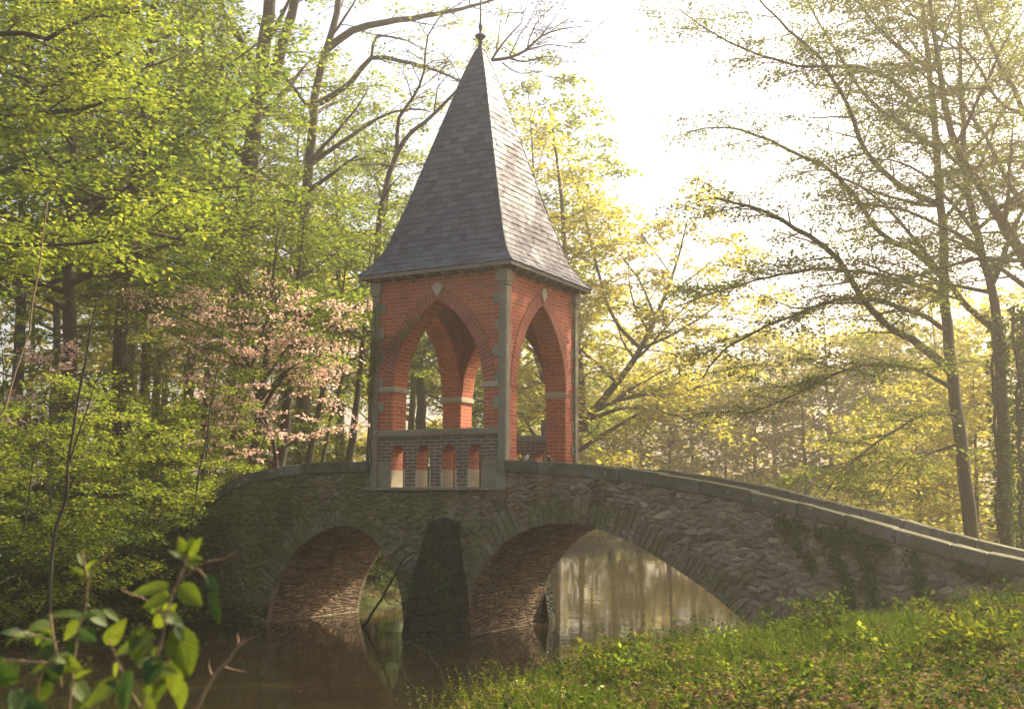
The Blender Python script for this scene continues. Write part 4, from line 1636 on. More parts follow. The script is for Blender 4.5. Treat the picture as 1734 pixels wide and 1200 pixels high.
SG = 'saplings on the left bank'
for px, D_, s, lab, q in (
        (30, 18, .85, 'green sapling at the edge above the dark undergrowth', pS1), (110, 19, .95, 'layered green sapling left of the two dark trunks', pS2),
        (190, 20, .8, 'layered sapling between the dark trunk and the water', pS1), (262, 21, .8, 'yellow green sapling with sprays over the left end of the bridge', pS2),
        (325, 22.5, .78, 'sapling crowding the left end of the parapet', pS1),
        (220, 24, 1.0, 'mid height sapling below the left part of the blossom', pS1), (300, 26, .85, 'feathery sapling just behind the left bridge end', pS2),
        (370, 28, .85, 'sapling under the middle of the blossom', pS1),
        (60, 21, 1.0, 'bright sapling between the two dark trunks and the edge', pS2), (140, 25, 1.1, 'bright sapling just behind the straight dark trunk', pS1), (20, 24, 1.2, 'tall bright sapling at the edge below the pink shrub', pS2),
        (300, 30, 1.1, 'bright sapling seen under the left part of the blossom', pS1), (400, 33, 1.0, 'bright sapling between the thick leaning trunks and the left bridge end', pS2),
        (570, 33, 1.1, 'sapling far behind the parapet left of the pavilion', pS2), (430, 35, 1.2, 'sapling far behind the thick leaning trunks', pS1),
        (500, 37, 1.3, 'pale sapling far behind the slim leaning trunk', pS2)):
    plant(q, px, D_, lab, SG, s)
UG = 'shrubs along the left water edge'
for px, D_, s, lab in ((-30, 19, 1.1, 'deep green shrub at the edge of the left bank'), (50, 19.3, 1.0, 'deep green shrub behind the yellow bramble shoot'), (130, 19.8, 1.0, 'dark shrub overhanging the water, left of the bramble tip'),
                       (200, 20.4, .95, 'dark shrub overhanging the water behind the bramble tip'), (262, 21.2, .9, 'dark shrub against the shaded left end of the bridge'),
                       (312, 21.8, .75, 'small dark shrub touching the bridge wall'), (655, 26, .8, 'dark shrub on the far bank framed in the left arch'), (600, 26.5, .9, 'dark shrub on the far bank behind the left arch crown'), (700, 27.5, 1.0, 'dark shrub behind the pier between the arches'), (10, 22, 1.3, 'taller dark shrub behind the edge shrub'), (160, 22.5, 1.2, 'taller dark shrub behind the overhanging pair')):
    plant(pU, px, D_, lab, UG, s)
FG = 'hazy trees beyond the pond'
fr = random.Random(5)
FARL = ['first', 'second', 'third', 'fourth', 'fifth', 'sixth', 'seventh', 'eighth', 'ninth', 'tenth', 'eleventh', 'twelfth', 'thirteenth', 'fourteenth', 'fifteenth', 'sixteenth', 'seventeenth', 'eighteenth']
for i in range(16):
    px = 985 + i * 48
    D_ = 62 - 14 * (i / 15) + fr.uniform(-2, 2)
    plant(pF, px, D_, 'hazy golden tree beyond the pond, %s from the pavilion' % FARL[i], FG, fr.uniform(.9, 1.15))
for i, px in enumerate((40, 160, 280, 400, 520, 640, 760, 880)):
    plant(pF, px, 58 + fr.uniform(-3, 3), 'far wood edge tree behind the left trunks, %s from the left' % FARL[i], 'far trees at the back of the left wood', fr.uniform(1.3, 1.6))
for px, D_, s, lab in ((1560, 34, .55, 'low bush beyond the sloping parapet left of the slender beech'), (1460, 38, .5, 'low bush beyond the middle of the sloping parapet'),
                       (1650, 31, .6, 'low bush between the slender beech and the ivy clad trunk'), (1740, 30, .7, 'bush at the edge behind the ivy clad trunk')):
    plant(pF, px, D_, lab, 'bushes on the right bank', s)

# pink blossom tree
tr = px_trunk([(470, 800), (460, 740), (440, 680), (425, 620), (415, 560)], 25.5, 12)
limbs = [(px_path([(440, 680), (400, 600), (340, 550), (280, 520), (235, 500)], 25.5, 1, d2=24.5), .05),
         (px_path([(430, 640), (400, 560), (370, 515), (330, 490)], 25.5, 2), .045),
         (px_path([(425, 620), (450, 550), (470, 500), (480, 482)], 25.5, 3), .045),
         (px_path([(445, 690), (500, 610), (550, 560), (600, 520), (615, 510)], 25.5, 4, d2=26), .05),
         (px_path([(435, 660), (500, 570), (530, 530), (560, 510)], 25.5, 5, d2=25), .04),
         (px_path([(425, 620), (360, 590), (300, 590), (250, 560)], 25.5, 6, d2=24), .04),
         (px_path([(440, 680), (480, 630), (520, 610), (560, 600)], 25.5, 7, d2=24.5), .035)]
rt = add_tree('blossom_tree', 'spreading tree covered in soft pink blossom left of the pavilion', 'tree', None, tr, .09, 'bark', 'blossom', 71, crown='blossom',
              limbs=limbs, n1=12, t1=(.4, .99), len1=2.2, n2=3.0, len2=1.1, n3=5, len3=.5, leaves=7, leaf=.062, spread=.07, flat=.5, tilt=.9, cluster=3, droop=.1)
_, lq = grow(72, tr, .09, limbs=limbs, n1=6, t1=(.5, .99), len1=1.6, n2=2.2, len2=.8, n3=4, len3=.42, leaves=6, leaf=.08, spread=.15, flat=.45)
o = link_mesh('crown', np_mesh('crown', *lq), M['leaf_green'], rt)
tr = px_trunk([(75, 800), (72, 700), (80, 640), (85, 600)], 23, 13)
add_tree('blossom_shrub', 'small pink flowering shrub among the saplings at the left', 'shrub', None, tr, .03, 'bark', 'blossom', 73, crown='blossom',
         n1=9, t1=(.5, .99), len1=.8, n2=2.6, len2=.4, n3=3, len3=.3, leaves=6, leaf=.08, spread=.1, flat=.5, tilt=.8)

# thin bare stems standing in front of the left bank
def stem_thing(name, lab, cat, paths, mat, group=None):
    """paths: list of (points, radius)"""
    b = paths[0][0][0]
    root = empty(name, tuple(b), lab, cat, group)
    for i, (p, r) in enumerate(paths):
        wd_ = Wood()
        p = np.asarray(p)
        wd_.tube(p, np.linspace(r, r * .35, len(p)), 6)
        link_mesh('stem' if i == 0 else 'side_shoot', wd_.mesh('stem'), M[mat], root)
    return root


stem_thing('young_stem', 'thin bare stem rising from behind the bramble past the dark trunks', 'sapling',
           [(px_trunk([(84, 1040), (90, 940), (108, 840), (125, 720), (140, 620), (165, 510)], 13, 3), .028), (px_path([(118, 780), (150, 690), (175, 610)], 13, 3), .012)], 'bark')
stem_thing('young_stem', 'thin pale stem curving up along the left edge', 'sapling',
           [(px_path([(-40, 760), (10, 690), (45, 560), (65, 460), (78, 335)], 11, 3), .014)], 'twig')
stem_thing('young_stem', 'thin dark stem with a bent side shoot in front of the left bridge end', 'sapling',
           [(px_path([(322, 905), (340, 790), (355, 700), (370, 610), (378, 560)], 20.5, 3), .022), (px_path([(345, 760), (375, 690), (410, 655)], 20.5, 3), .01),
            (px_path([(330, 850), (400, 810), (440, 798)], 20.5, 3), .012)], 'bark')

# ------------------------------------------------------------------ ground cover on the near bank
def vnoise(x, y, f, seed):
    """lattice value noise, 0..1"""
    x, y = np.asarray(x) * f + 100, np.asarray(y) * f + 100
    i, j = np.floor(x).astype(int), np.floor(y).astype(int)
    u, v = x - i, y - j
    u, v = u * u * (3 - 2 * u), v * v * (3 - 2 * v)
    h = lambda a, b: np.modf(np.abs(np.sin(a * 127.1 + b * 311.7 + seed * 74.7) * 43758.5453))[0]
    return (h(i, j) * (1 - u) + h(i + 1, j) * u) * (1 - v) + (h(i, j + 1) * (1 - u) + h(i + 1, j + 1) * u) * v


def patch(x, y, seed, lo, hi):
    n = .6 * vnoise(x, y, .9, seed) + .4 * vnoise(x, y, 2.6, seed + 7)
    return np.clip((n - lo) / (hi - lo), 0, 1)


def scatter(seed, n, x0, x1, y0, y1, dmin=.02, dmax=99, mask=None):
    rng = np.random.default_rng(seed)
    x = rng.uniform(x0, x1, n)
    y = rng.uniform(y0, y1, n)
    d = shore_dist(x, y)
    dens = np.ones(n) if mask is None else mask(x, y)
    k = (d > dmin) & (d < dmax) & (rng.uniform(0, 1, n) < dens) & ~((y > -.08) & (y < 2.9)) & (np.hypot(x - EYE[0], y - EYE[1]) > 2.2)
    x, y = x[k], y[k]
    return np.stack([x, y, ground_z(x, y)], -1), rng


# low leafy plants: rosettes of a few leaves each
P0, rng = scatter(101, 34000, 2.6, 12, -13, 3, mask=lambda x, y: .04 + .96 * patch(x, y, 1, .36, .62))
nl = 6
P1 = np.repeat(P0, nl, 0)
n = len(P1)
az = rng.uniform(0, 6.28, n)
el = rng.uniform(.1, 1.1, n)
hgt = np.repeat((.01 + .26 * rng.uniform(0, 1, len(P0)) ** 2.5) * (.4 + 1.2 * vnoise(P0[:, 0], P0[:, 1], 1.3, 3)), nl) * rng.uniform(.3, 1.2, n)
ax = np.stack([np.cos(az) * np.cos(el), np.sin(az) * np.cos(el), np.sin(el) * .7], -1)
pos = P1 + ax * .015 + np.stack([np.zeros(n), np.zeros(n), hgt], -1)
nr = unit(np.array([0, 0, 1.0]) - ax * .4 + rng.normal(0, .3, (n, 3)))
Lf = rng.uniform(.02, .045, n) * np.repeat(rng.uniform(.6, 1.6, len(P0)), nl)
V, Qd = leaf_quads(pos, ax, nr, Lf, Lf * .75)
tag(link_mesh('ground_cover', np_mesh('ground_cover', V, Qd), M['cover']), 'low bright green leafy plants carpeting the near bank', 'ground cover', kind='stuff')
# grass
P0, rng = scatter(102, 36000, 2.6, 12, -13, 3, mask=lambda x, y: .03 + .97 * patch(x, y, 5, .48, .66))
P1 = np.repeat(P0, 5, 0) + np.concatenate([rng.normal(0, .025, (len(P0) * 5, 2)), np.zeros((len(P0) * 5, 1))], 1)
n = len(P1)
ax = np.stack([rng.normal(0, .35, n), rng.normal(0, .35, n), np.ones(n)], -1)
nr = unit(np.stack([rng.normal(0, 1, n), rng.normal(0, 1, n), rng.uniform(0, .4, n)], -1))
Lf = rng.uniform(.06, .2, n) * np.repeat(.7 + .9 * patch(P0[:, 0], P0[:, 1], 5, .5, .8), 5)
V, Qd = leaf_quads(P1, ax, nr, Lf, np.full(n, .009))
tag(link_mesh('grass', np_mesh('grass', V, Qd), M['grass']), 'fine green grass blades growing through the near bank', 'grass', kind='stuff')
# taller weeds, thickest along the water edge
Pa, rng = scatter(105, 6500, 2.6, 12, -13, .2, .0, 1.3, mask=lambda x, y: .1 + .9 * patch(x, y, 9, .4, .65))
Pb, _ = scatter(106, 5200, 2.6, 12, -13, -.2, 1.0, mask=lambda x, y: patch(x, y, 13, .5, .68))
P0 = np.concatenate([Pa, Pb])
hh = np.concatenate([rng.uniform(.12, .48, len(Pa)), rng.uniform(.08, .32, len(Pb))])
nl = 14
P1 = np.repeat(P0, nl, 0)
n = len(P1)
H1 = np.repeat(hh, nl)
f = np.tile(np.linspace(.15, 1, nl), len(P0))
lean = np.repeat(rng.normal(0, .35, (len(P0), 2)), nl, 0) * (f * H1)[:, None]
az = np.tile(np.arange(nl) * 2.4, len(P0)) + np.repeat(rng.uniform(0, 6.28, len(P0)), nl)
ax = np.stack([np.cos(az), np.sin(az), rng.uniform(-.2, .6, n)], -1)
P1 = P1 + np.stack([lean[:, 0], lean[:, 1], f * H1], -1)
Lf = rng.uniform(.03, .07, n) * (1.15 - .6 * f)
wv, wq = leaf_quads(P1, ax, unit(np.array([0, 0, 1.0]) + rng.normal(0, .35, (n, 3))), Lf, Lf * .55)
st = leaf_quads(P0, np.stack([lean[nl - 1::nl, 0], lean[nl - 1::nl, 1], hh], -1), unit(rng.normal(0, 1, (len(P0), 3)) * [1, 1, .1]), hh, np.full(len(P0), .006))
tag(link_mesh('weeds', np_mesh('weeds', np.concatenate([wv, st[0]]), np.concatenate([wq, st[1] + len(wv)])), M['weed']), 'taller leafy weeds fringing the water edge of the near bank', 'weeds', kind='stuff')
# dry leaves on all the visible ground
Pa, rng = scatter(103, 42000, 2.6, 12, -13, 3)
Pb, _ = scatter(104, 14000, -16, -6, -9, 8, 0.0)
Pc, _ = scatter(109, 16000, -9, 0, 2.9, 16, 0.0)
P0 = np.concatenate([Pa, Pb, Pc])
n = len(P0)
az = rng.uniform(0, 6.28, n)
ax = np.stack([np.cos(az), np.sin(az), rng.normal(0, .35, n)], -1)
P0[:, 2] += rng.uniform(.005, .09, n)
Lf = rng.uniform(.03, .075, n)
V, Qd = leaf_quads(P0, ax, unit(np.array([0, 0, 1.0]) + rng.normal(0, .45, (n, 3))), Lf, Lf * .7)
tag(link_mesh('leaf_litter', np_mesh('leaf_litter', V, Qd), M['litter']), 'dry brown leaves lying between the plants', 'leaf litter', kind='stuff')


rng = np.random.default_rng(107)
fx, fy = rng.uniform(-6, 4, 500), rng.uniform(-9, -.6, 500)
k = (shore_dist(fx, fy) < -.15) & (rng.uniform(0, 1, 500) < np.exp(shore_dist(fx, fy) / 1.4) + .12)
P0 = np.stack([fx[k], fy[k], np.full(k.sum(), .006)], -1)
n = len(P0)
Lf = rng.uniform(.03, .06, n)
V, Qd = leaf_quads(P0, np.stack([rng.normal(0, 1, n), rng.normal(0, 1, n), np.zeros(n)], -1), unit(np.array([0, 0, 1.0]) + rng.normal(0, .05, (n, 3))), Lf, Lf * .7)
tag(link_mesh('floating_leaves', np_mesh('floating_leaves', V, Qd), M['litter']), 'small fallen leaves floating on the dark pond', 'leaf litter', kind='stuff')


Pa, rng = scatter(108, 1500, 2.6, 12, -13, .5)
n = len(Pa)
ax = np.stack([rng.normal(0, 1, n), rng.normal(0, 1, n), rng.uniform(-.05, .9, n)], -1)
Pa[:, 2] += rng.uniform(.01, .06, n)
V, Qd = leaf_quads(Pa, ax, unit(rng.normal(0, 1, (n, 3))), rng.uniform(.12, .45, n), np.full(n, .007))
tag(link_mesh('dead_stalks', np_mesh('dead_stalks', V, Qd), M['litter']), 'pale dead stalks and sticks lying among the bank plants', 'dead stalks', kind='stuff')


def at_z(px, py, z):
    d = at(px, py, 1.0) - EYE
    return EYE + d * ((z - EYE[2]) / d[2])


def at_ground(px, py):
    """where the line of sight of a pixel first meets the terrain"""
    d = at(px, py, 1.0) - EYE
    for t in np.arange(2.0, 40, .05):
        p = EYE + d * t
        if p[2] < gz(p[0], p[1]): return np.array([p[0], p[1], gz(p[0], p[1])])
    return EYE + d * 15


def bush(name, lab, cat, base, h, seed, leafmat, nst=9, group=None, leaf=.06, spread_=.5, leaves=8, barkm='twig', arch=-.08):
    """several arching canes from one foot, leaves along them"""
    rng = np.random.default_rng(seed)
    root = empty(name, tuple(base), lab, cat, group)
    wd_ = Wood()
    S = []
    for i in range(nst):
        a = rng.uniform(0, 6.28)
        d = np.array([math.cos(a) * spread_, math.sin(a) * spread_, 1.0])
        p = rand_path(rng, np.asarray(base) + np.array([rng.normal(0, .06), rng.normal(0, .06), -.03]), d, h * rng.uniform(.6, 1.25), .07, .12, arch)
        wd_.tube(p, np.linspace(.007, .002, len(p)), 5)
        for j in range(2, len(p)):
            for _ in range(leaves):
                if rng.uniform() < .7: S.append((p[j], unit(p[j] - p[j - 1])))
    link_mesh('stem', wd_.mesh('stem'), M[barkm], root)
    if S and leafmat:
        pos = np.array([s[0] for s in S])
        d = np.array([s[1] for s in S])
        n = len(S)
        ax = d * .4 + rng.normal(0, .7, (n, 3))
        ax[:, 2] *= .6
        pos = pos + unit(ax) * rng.uniform(0, .07, n)[:, None]
        Lf = leaf * rng.uniform(.6, 1.3, n)
        lq = leaf_quads(pos, ax, unit(np.array([0, 0, 1.0]) + rng.normal(0, .45, (n, 3))), Lf, Lf * .65)
        link_mesh('foliage', np_mesh('foliage', *lq), M[leafmat], root)
    return root


BG = 'low bushes in front of the right arch'
for i, (px, py, h, mt, lab) in enumerate((
        (1285, 1052, .62, 'cover', 'low leafy bush where the right arch meets the bank'), (1345, 1062, .72, 'leaf_olive', 'brownish green bush against the bridge wall right of the arch'),
        (1405, 1075, .5, 'cover', 'low bush at the foot of the ivy streaked wall'), (1225, 1075, .5, 'cover', 'small bush leaning over the golden reflection at the arch foot'),
        (1080, 1105, .55, 'leaf_deep', 'thin dark leaved shoot standing before the golden reflection'), (900, 1130, .5, 'cover', 'sprawling leafy shoot left of the golden reflection'),
        (860, 1150, .45, 'leaf_olive', 'low sprawling shoot beside the primroses'), (1000, 1115, .45, 'cover', 'bright leafy clump at the water edge under the arch'),
        (1150, 1090, .45, 'leaf_olive', 'olive clump at the water edge under the arch'), (1640, 990, .35, 'cover', 'small green clump on the bank below the parapet end'))):
    bush('wild_rose' if i in (4, 5) else 'low_bush', lab, 'bush', at_ground(px, py), h, 200 + i, mt, nst=18 if i not in (4, 5) else 5, group=BG, leaf=.06)
rb = random.Random(31)
for i in range(26):
    px_, py_ = rb.uniform(760, 1734), 0
    edge = 1195 - (px_ - 700) * .21
    py_ = edge + rb.uniform(-20, 130)
    if py_ > 1200: py_ = rb.uniform(1100, 1200) if px_ > 1100 else 1190
    bush('bank_weed', 'leafy weed clump standing out of the low plants on the near bank', 'weed', at_ground(px_, py_), rb.uniform(.25, .5), 300 + i, ('weed', 'cover', 'leaf_green', 'weed')[i % 4],
         nst=rb.randint(7, 13), group='weed clumps on the near bank', leaf=rb.uniform(.035, .075), spread_=.8, leaves=7, barkm='weed')
for i, (pts, lab) in enumerate((([(835, 1215), (800, 1170), (790, 1120), (815, 1075)], 'long bare cane curving up at the water edge below the pier'),
                                ([(735, 1200), (690, 1150), (680, 1110), (700, 1085)], 'short hooked bare cane left of the curving cane'),
                                ([(760, 1190), (745, 1130), (700, 1090), (640, 1085)], 'bare cane bending left over the dark water'),
                                ([(868, 1190), (830, 1060), (828, 960), (815, 860), (790, 825)], 'tall dry grass stalk rising in front of the pier'))):
    D_ = 8.6 + .2 * i
    p = px_path(pts, D_, 40 + i, .12, .003)
    stem_thing('bare_cane', lab, 'cane', [(p, .0035 if i < 3 else .0035)], 'bark')


# primroses
def primrose(px, py, seed, lab, nf=8):
    rng = np.random.default_rng(seed)
    b = at_ground(px, py)
    root = empty('primrose', tuple(b), lab, 'flower', 'primroses on the near bank')
    n = 16
    az = np.arange(n) * 2.4 + rng.uniform(0, .5, n)
    el = rng.uniform(.1, .7, n)
    ax = np.stack([np.cos(az) * np.cos(el), np.sin(az) * np.cos(el), np.sin(el)], -1)
    nr = unit(np.array([0, 0, 1.0]) - ax * .5)
    L = rng.uniform(.09, .15, n)
    link_mesh('leaf_rosette', np_mesh('leaf_rosette', *leaf_quads(np.tile(b + [0, 0, .01], (n, 1)), ax, nr, L, L * .45)), M['cover'], root)
    for i in range(nf):
        a = rng.uniform(0, 6.28)
        r = rng.uniform(.02, .11)
        c = b + np.array([math.cos(a) * r, math.sin(a) * r, rng.uniform(.09, .15)])
        up = unit(np.array([math.cos(a) * .4, math.sin(a) * .4 - .5, 1.0]) + rng.normal(0, .2, 3))
        u = unit(np.cross(up, [1, 0, 0.1]))
        v = np.cross(up, u)
        t = np.arange(5) * 2 * PI / 5
        ax = u[None] * np.cos(t)[:, None] + v[None] * np.sin(t)[:, None] + up * .15
        V, Qd = leaf_quads(np.tile(c, (5, 1)), ax, np.tile(up, (5, 1)), np.full(5, .022), np.full(5, .023))
        sw = Wood()
        sw.tube(np.array([b + [0, 0, 0], (b + c) / 2 + [0, 0, .01], c]), [.002, .0018, .0018], 4)
        f = link_mesh('flower', np_mesh('flower', V, Qd), M['primrose'], root)
        link_mesh('flower_stalk', sw.mesh('flower_stalk'), M['cover'], f)


primrose(872, 1178, 1, 'pale yellow primrose clump at the lower edge, left of the wider clump', 9)
primrose(948, 1196, 2, 'widest pale yellow primrose clump at the lower edge of the bank', 14)
primrose(790, 1172, 3, 'small cream primrose at the water end of the bank', 5)
primrose(1010, 1190, 4, 'small primrose clump just right of the widest clump', 5)

# ------------------------------------------------------------------ ivy and moss on the bridge
def wall_ivy(lab, streaks, seed, n, y=-.015, leaf=.06, mt='ivy'):
    """streaks: polylines on the front wall as (x, z, half width)"""
    rng = np.random.default_rng(seed)
    A = np.array(streaks[0][0])
    root = empty('ivy_creeper', (A[0], y, A[1]), lab, 'ivy', 'ivy creepers on the bridge wall')
    wd_ = Wood()
    pos = []
    for st in streaks:
        st = np.array(st, float)
        p = np.stack([st[:, 0], np.full(len(st), y - .012), st[:, 1]], -1)
        pp = smooth_path(p, .08, rng, .015)
        pp[:, 1] = np.minimum(pp[:, 1], y - .004)
        wd_.tube(pp, np.linspace(.009, .004, len(pp)), 5)
        m = n // len(streaks)
        t = rng.uniform(0, 1, m) * (len(st) - 1)
        i = np.minimum(t.astype(int), len(st) - 2)
        c = st[i] + (st[i + 1] - st[i]) * (t - i)[:, None]
        off = rng.normal(0, .5, m) * c[:, 2] * (.6 + .7 * np.sin(t * 5 + seed) ** 2)
        pos.append(np.stack([c[:, 0] + off, y - rng.uniform(.01, .06, m), c[:, 1] + rng.normal(0, .06, m)], -1))
    pos = np.concatenate(pos)
    m = len(pos)
    ax = np.stack([rng.normal(0, .7, m), rng.uniform(-.5, .1, m), -rng.uniform(.2, 1, m)], -1)
    nr = unit(np.array([0, -1.0, .45]) + rng.normal(0, .35, (m, 3)))
    L = leaf * rng.uniform(.6, 1.3, m)
    link_mesh('stem', wd_.mesh('stem'), M['bark_dark'], root)
    link_mesh('foliage', np_mesh('foliage', *leaf_quads(pos, ax, nr, L, L * .9)), M[mt], root)


wall_ivy('ivy hanging in broad streaks below the coping of the right wall', [[(5.2, 1.85, .2), (5.3, 1.5, .12), (5.45, 1.1, .1), (5.5, .75, .05)], [(5.6, 1.75, .2), (5.75, 1.3, .12), (5.8, .85, .08)],
                                                                             [(5.0, 1.8, .25), (5.5, 1.78, .2), (6.0, 1.62, .15)]], 1, 900)
wall_ivy('narrow ivy streak nearest the right arch', [[(4.75, 1.98, .15), (4.8, 1.6, .1), (5.0, 1.3, .06)], [(4.55, 2.0, .15), (4.6, 1.8, .08)]], 2, 260)
wall_ivy('ivy trailing under the low end of the parapet', [[(6.35, 1.55, .15), (6.4, 1.2, .08), (6.45, .95, .06)], [(6.9, 1.4, .14), (7.1, 1.3, .1), (7.5, 1.25, .1)]], 3, 380)
wall_ivy('dark ivy draping the pier between the two arches', [[(-1.2, 1.9, .25), (-1.15, 1.3, .25), (-1.1, .6, .3)], [(-.95, 1.2, .15), (-.9, .7, .2), (-.8, .25, .15)], [(-1.45, .9, .15), (-1.5, .4, .2)]], 4, 420, y=-.44)
# creeper on the left post of the pavilion
rng = np.random.default_rng(77)
root = empty('rose_creeper', (-2.72, -.02, 2.45), 'thin leafy creeper climbing the left corner post and reaching over the front arch', 'creeper')
wd_ = Wood()
Ps = []
for k in range(4):
    p = np.array([[-2.7 + .03 * k, -.03, 4.0 + .3 * k], [-2.66, -.05, 4.5 + .15 * k], [-2.4 + .1 * k, -.06, 4.75 + .12 * k], [-2.05 + .12 * k, -.06, 4.95 + .14 * k]])
    p = smooth_path(p, .08, rng, .012)
    wd_.tube(p, np.linspace(.006, .003, len(p)), 5)
    Ps.append(p)
p = smooth_path(np.array([[-2.7, -.03, 2.45], [-2.68, -.035, 3.3], [-2.7, -.03, 4.2], [-2.66, -.04, 5.0], [-2.64, -.035, 5.6]]), .1, rng, .012)
wd_.tube(p, np.linspace(.012, .004, len(p)), 5)
Ps += [p[len(p) // 2:], p[len(p) // 2:]]
pos = np.concatenate(Ps)
pos = np.repeat(pos, 5, 0) + rng.normal(0, .05, (len(pos) * 5, 3))
pos[:, 1] = -np.abs(pos[:, 1] + .03) - .03
m = len(pos)
L = rng.uniform(.03, .065, m)
link_mesh('stem', wd_.mesh('stem'), M['bark'], root)
link_mesh('foliage', np_mesh('foliage', *leaf_quads(pos, rng.normal(0, 1, (m, 3)), unit(np.array([0, -1, .4]) + rng.normal(0, .4, (m, 3))), L, L * .7)), M['leaf_olive'], root)

# ------------------------------------------------------------------ branch fallen against the pier
b0 = at_z(612, 1064, -.05)
top = np.array([-1.75, -.28, 1.25])
p = smooth_path(np.array([b0 + (b0 - top) * .05, b0, (b0 * .55 + top * .45) + [0.05, 0, .04], top, top + [.25, -.05, .12]]), .15, np.random.default_rng(3), .01)
br = [(p, .032)]
br.append((smooth_path(np.array([b0 * .5 + top * .5, b0 * .4 + top * .6 + [.12, -.1, -.25], b0 * .35 + top * .65 + [.3, -.15, -.33]]), .1, np.random.default_rng(4), .006), .012))
stem_thing('fallen_branch', 'bare dark branch leaning from the water against the pier', 'branch', br, 'bark_dark')

# ------------------------------------------------------------------ bramble in the near corner
def big_leaf(m, base, tip, width, seed, normal_hint=None, fold=.25, curl=.18):
    """one toothed ovate leaf from base to tip"""
    rr = random.Random(seed)
    base, tip = np.asarray(base), np.asarray(tip)
    ax = tip - base
    L = np.linalg.norm(ax)
    ax = ax / L
    nh = unit(-FWD * .75 + np.array([rr.uniform(-.5, .5), rr.uniform(-.5, .5), .55 + rr.uniform(-.3, .3)])) if normal_hint is None else np.asarray(normal_hint)
    side = unit(np.cross(nh, ax))
    nn = np.cross(ax, side)
    N = 14
    prev = None
    for i in range(N + 1):
        t = i / N
        hw = width * .5 * (math.sin(PI * min(1, t ** .72)) ** .8 if 0 < t < 1 else 0) * (1 + (.07 if i % 2 else -.05)) * (1 - .12 * t)
        c = base + ax * L * t - nn * curl * L * (t ** 2) * .9
        row = []
        tv = t
        for f in (-1, -.5, 0, .5, 1):
            q = c + side * hw * f + nn * (abs(f) * hw * fold) + nn * rr.uniform(-1, 1) * .012 * L
            row.append(tuple(q))
        if prev:
            for k in range(4):
                n = len(m.v)
                m.v += [prev[k], prev[k + 1], row[k + 1], row[k]]
                m.f.append((n, n + 1, n + 2, n + 3))
                fa, fb = -1 + k * .5, -.5 + k * .5
                m.uv.append([(fa, t - 1 / N), (fb, t - 1 / N), (fb, t), (fa, t)])
        prev = row


def weld(o):
    import bmesh
    bm = bmesh.new()
    bm.from_mesh(o.data)
    bmesh.ops.remove_doubles(bm, verts=bm.verts, dist=1e-6)
    bm.to_mesh(o.data)
    bm.free()
    o.data.polygons.foreach_set('use_smooth', [True] * len(o.data.polygons))


def bramble(lab, stems, leaves, D0, seed):
    """stems: [(px points, radius)], leaves: [(bx, by, tx, ty, width px, deep, dD)]"""
    rr = random.Random(seed)
    base = at(*stems[0][0][0], D0)
    g0 = np.array([base[0], base[1], gz(base[0], base[1])])
    root = empty('bramble', tuple(g0), lab, 'bramble', None)
    for i, (pts, r) in enumerate(stems):
        wd_ = Wood()
        p = px_path(pts, D0, seed + i, .03, .0015)
        if i == 0:
            p = np.vstack([smooth_path(np.array([g0 - [0, 0, .05], g0 * .5 + p[0] * .5 + [.02, .01, 0], p[0]]), .06, np.random.default_rng(1)), p[1:]])
        wd_.tube(p, np.linspace(r, r * .5, len(p)), 7)
        link_mesh('stem', wd_.mesh('stem'), M['twig'], root)
    extra = []
    for pts, _ in stems:
        for k in range(8 if len(pts) > 3 else 4):
            q = rr.uniform(0, .75) * (len(pts) - 1)
            i0 = min(int(q), len(pts) - 2)
            bx = pts[i0][0] + (pts[i0 + 1][0] - pts[i0][0]) * (q - i0)
            by = pts[i0][1] + (pts[i0 + 1][1] - pts[i0][1]) * (q - i0)
            if by < 1010: continue
            a, L = rr.uniform(-.4, PI + .4), rr.uniform(22, 52)
            extra.append((bx, by, bx + math.cos(a) * L, by + math.sin(a) * L * .8, L * rr.uniform(.5, .75), rr.random() < .55, rr.uniform(-.04, .10)))
    for i, (bx, by, tx, ty, wpx, deep, dD) in enumerate(list(leaves) + extra):
        m = MB()
        tx, ty = bx + (tx - bx) * .88, by + (ty - by) * .88
        wpx *= .82
        b, t = at(bx, by, D0 + dD), at(tx, ty, D0 + dD + rr.uniform(-.05, .03))
        big_leaf(m, b, t, wpx / FPX * D0, seed * 100 + i)
        o = m.build('leaf', M['bramble_deep' if deep else 'bramble'], root)
        weld(o)


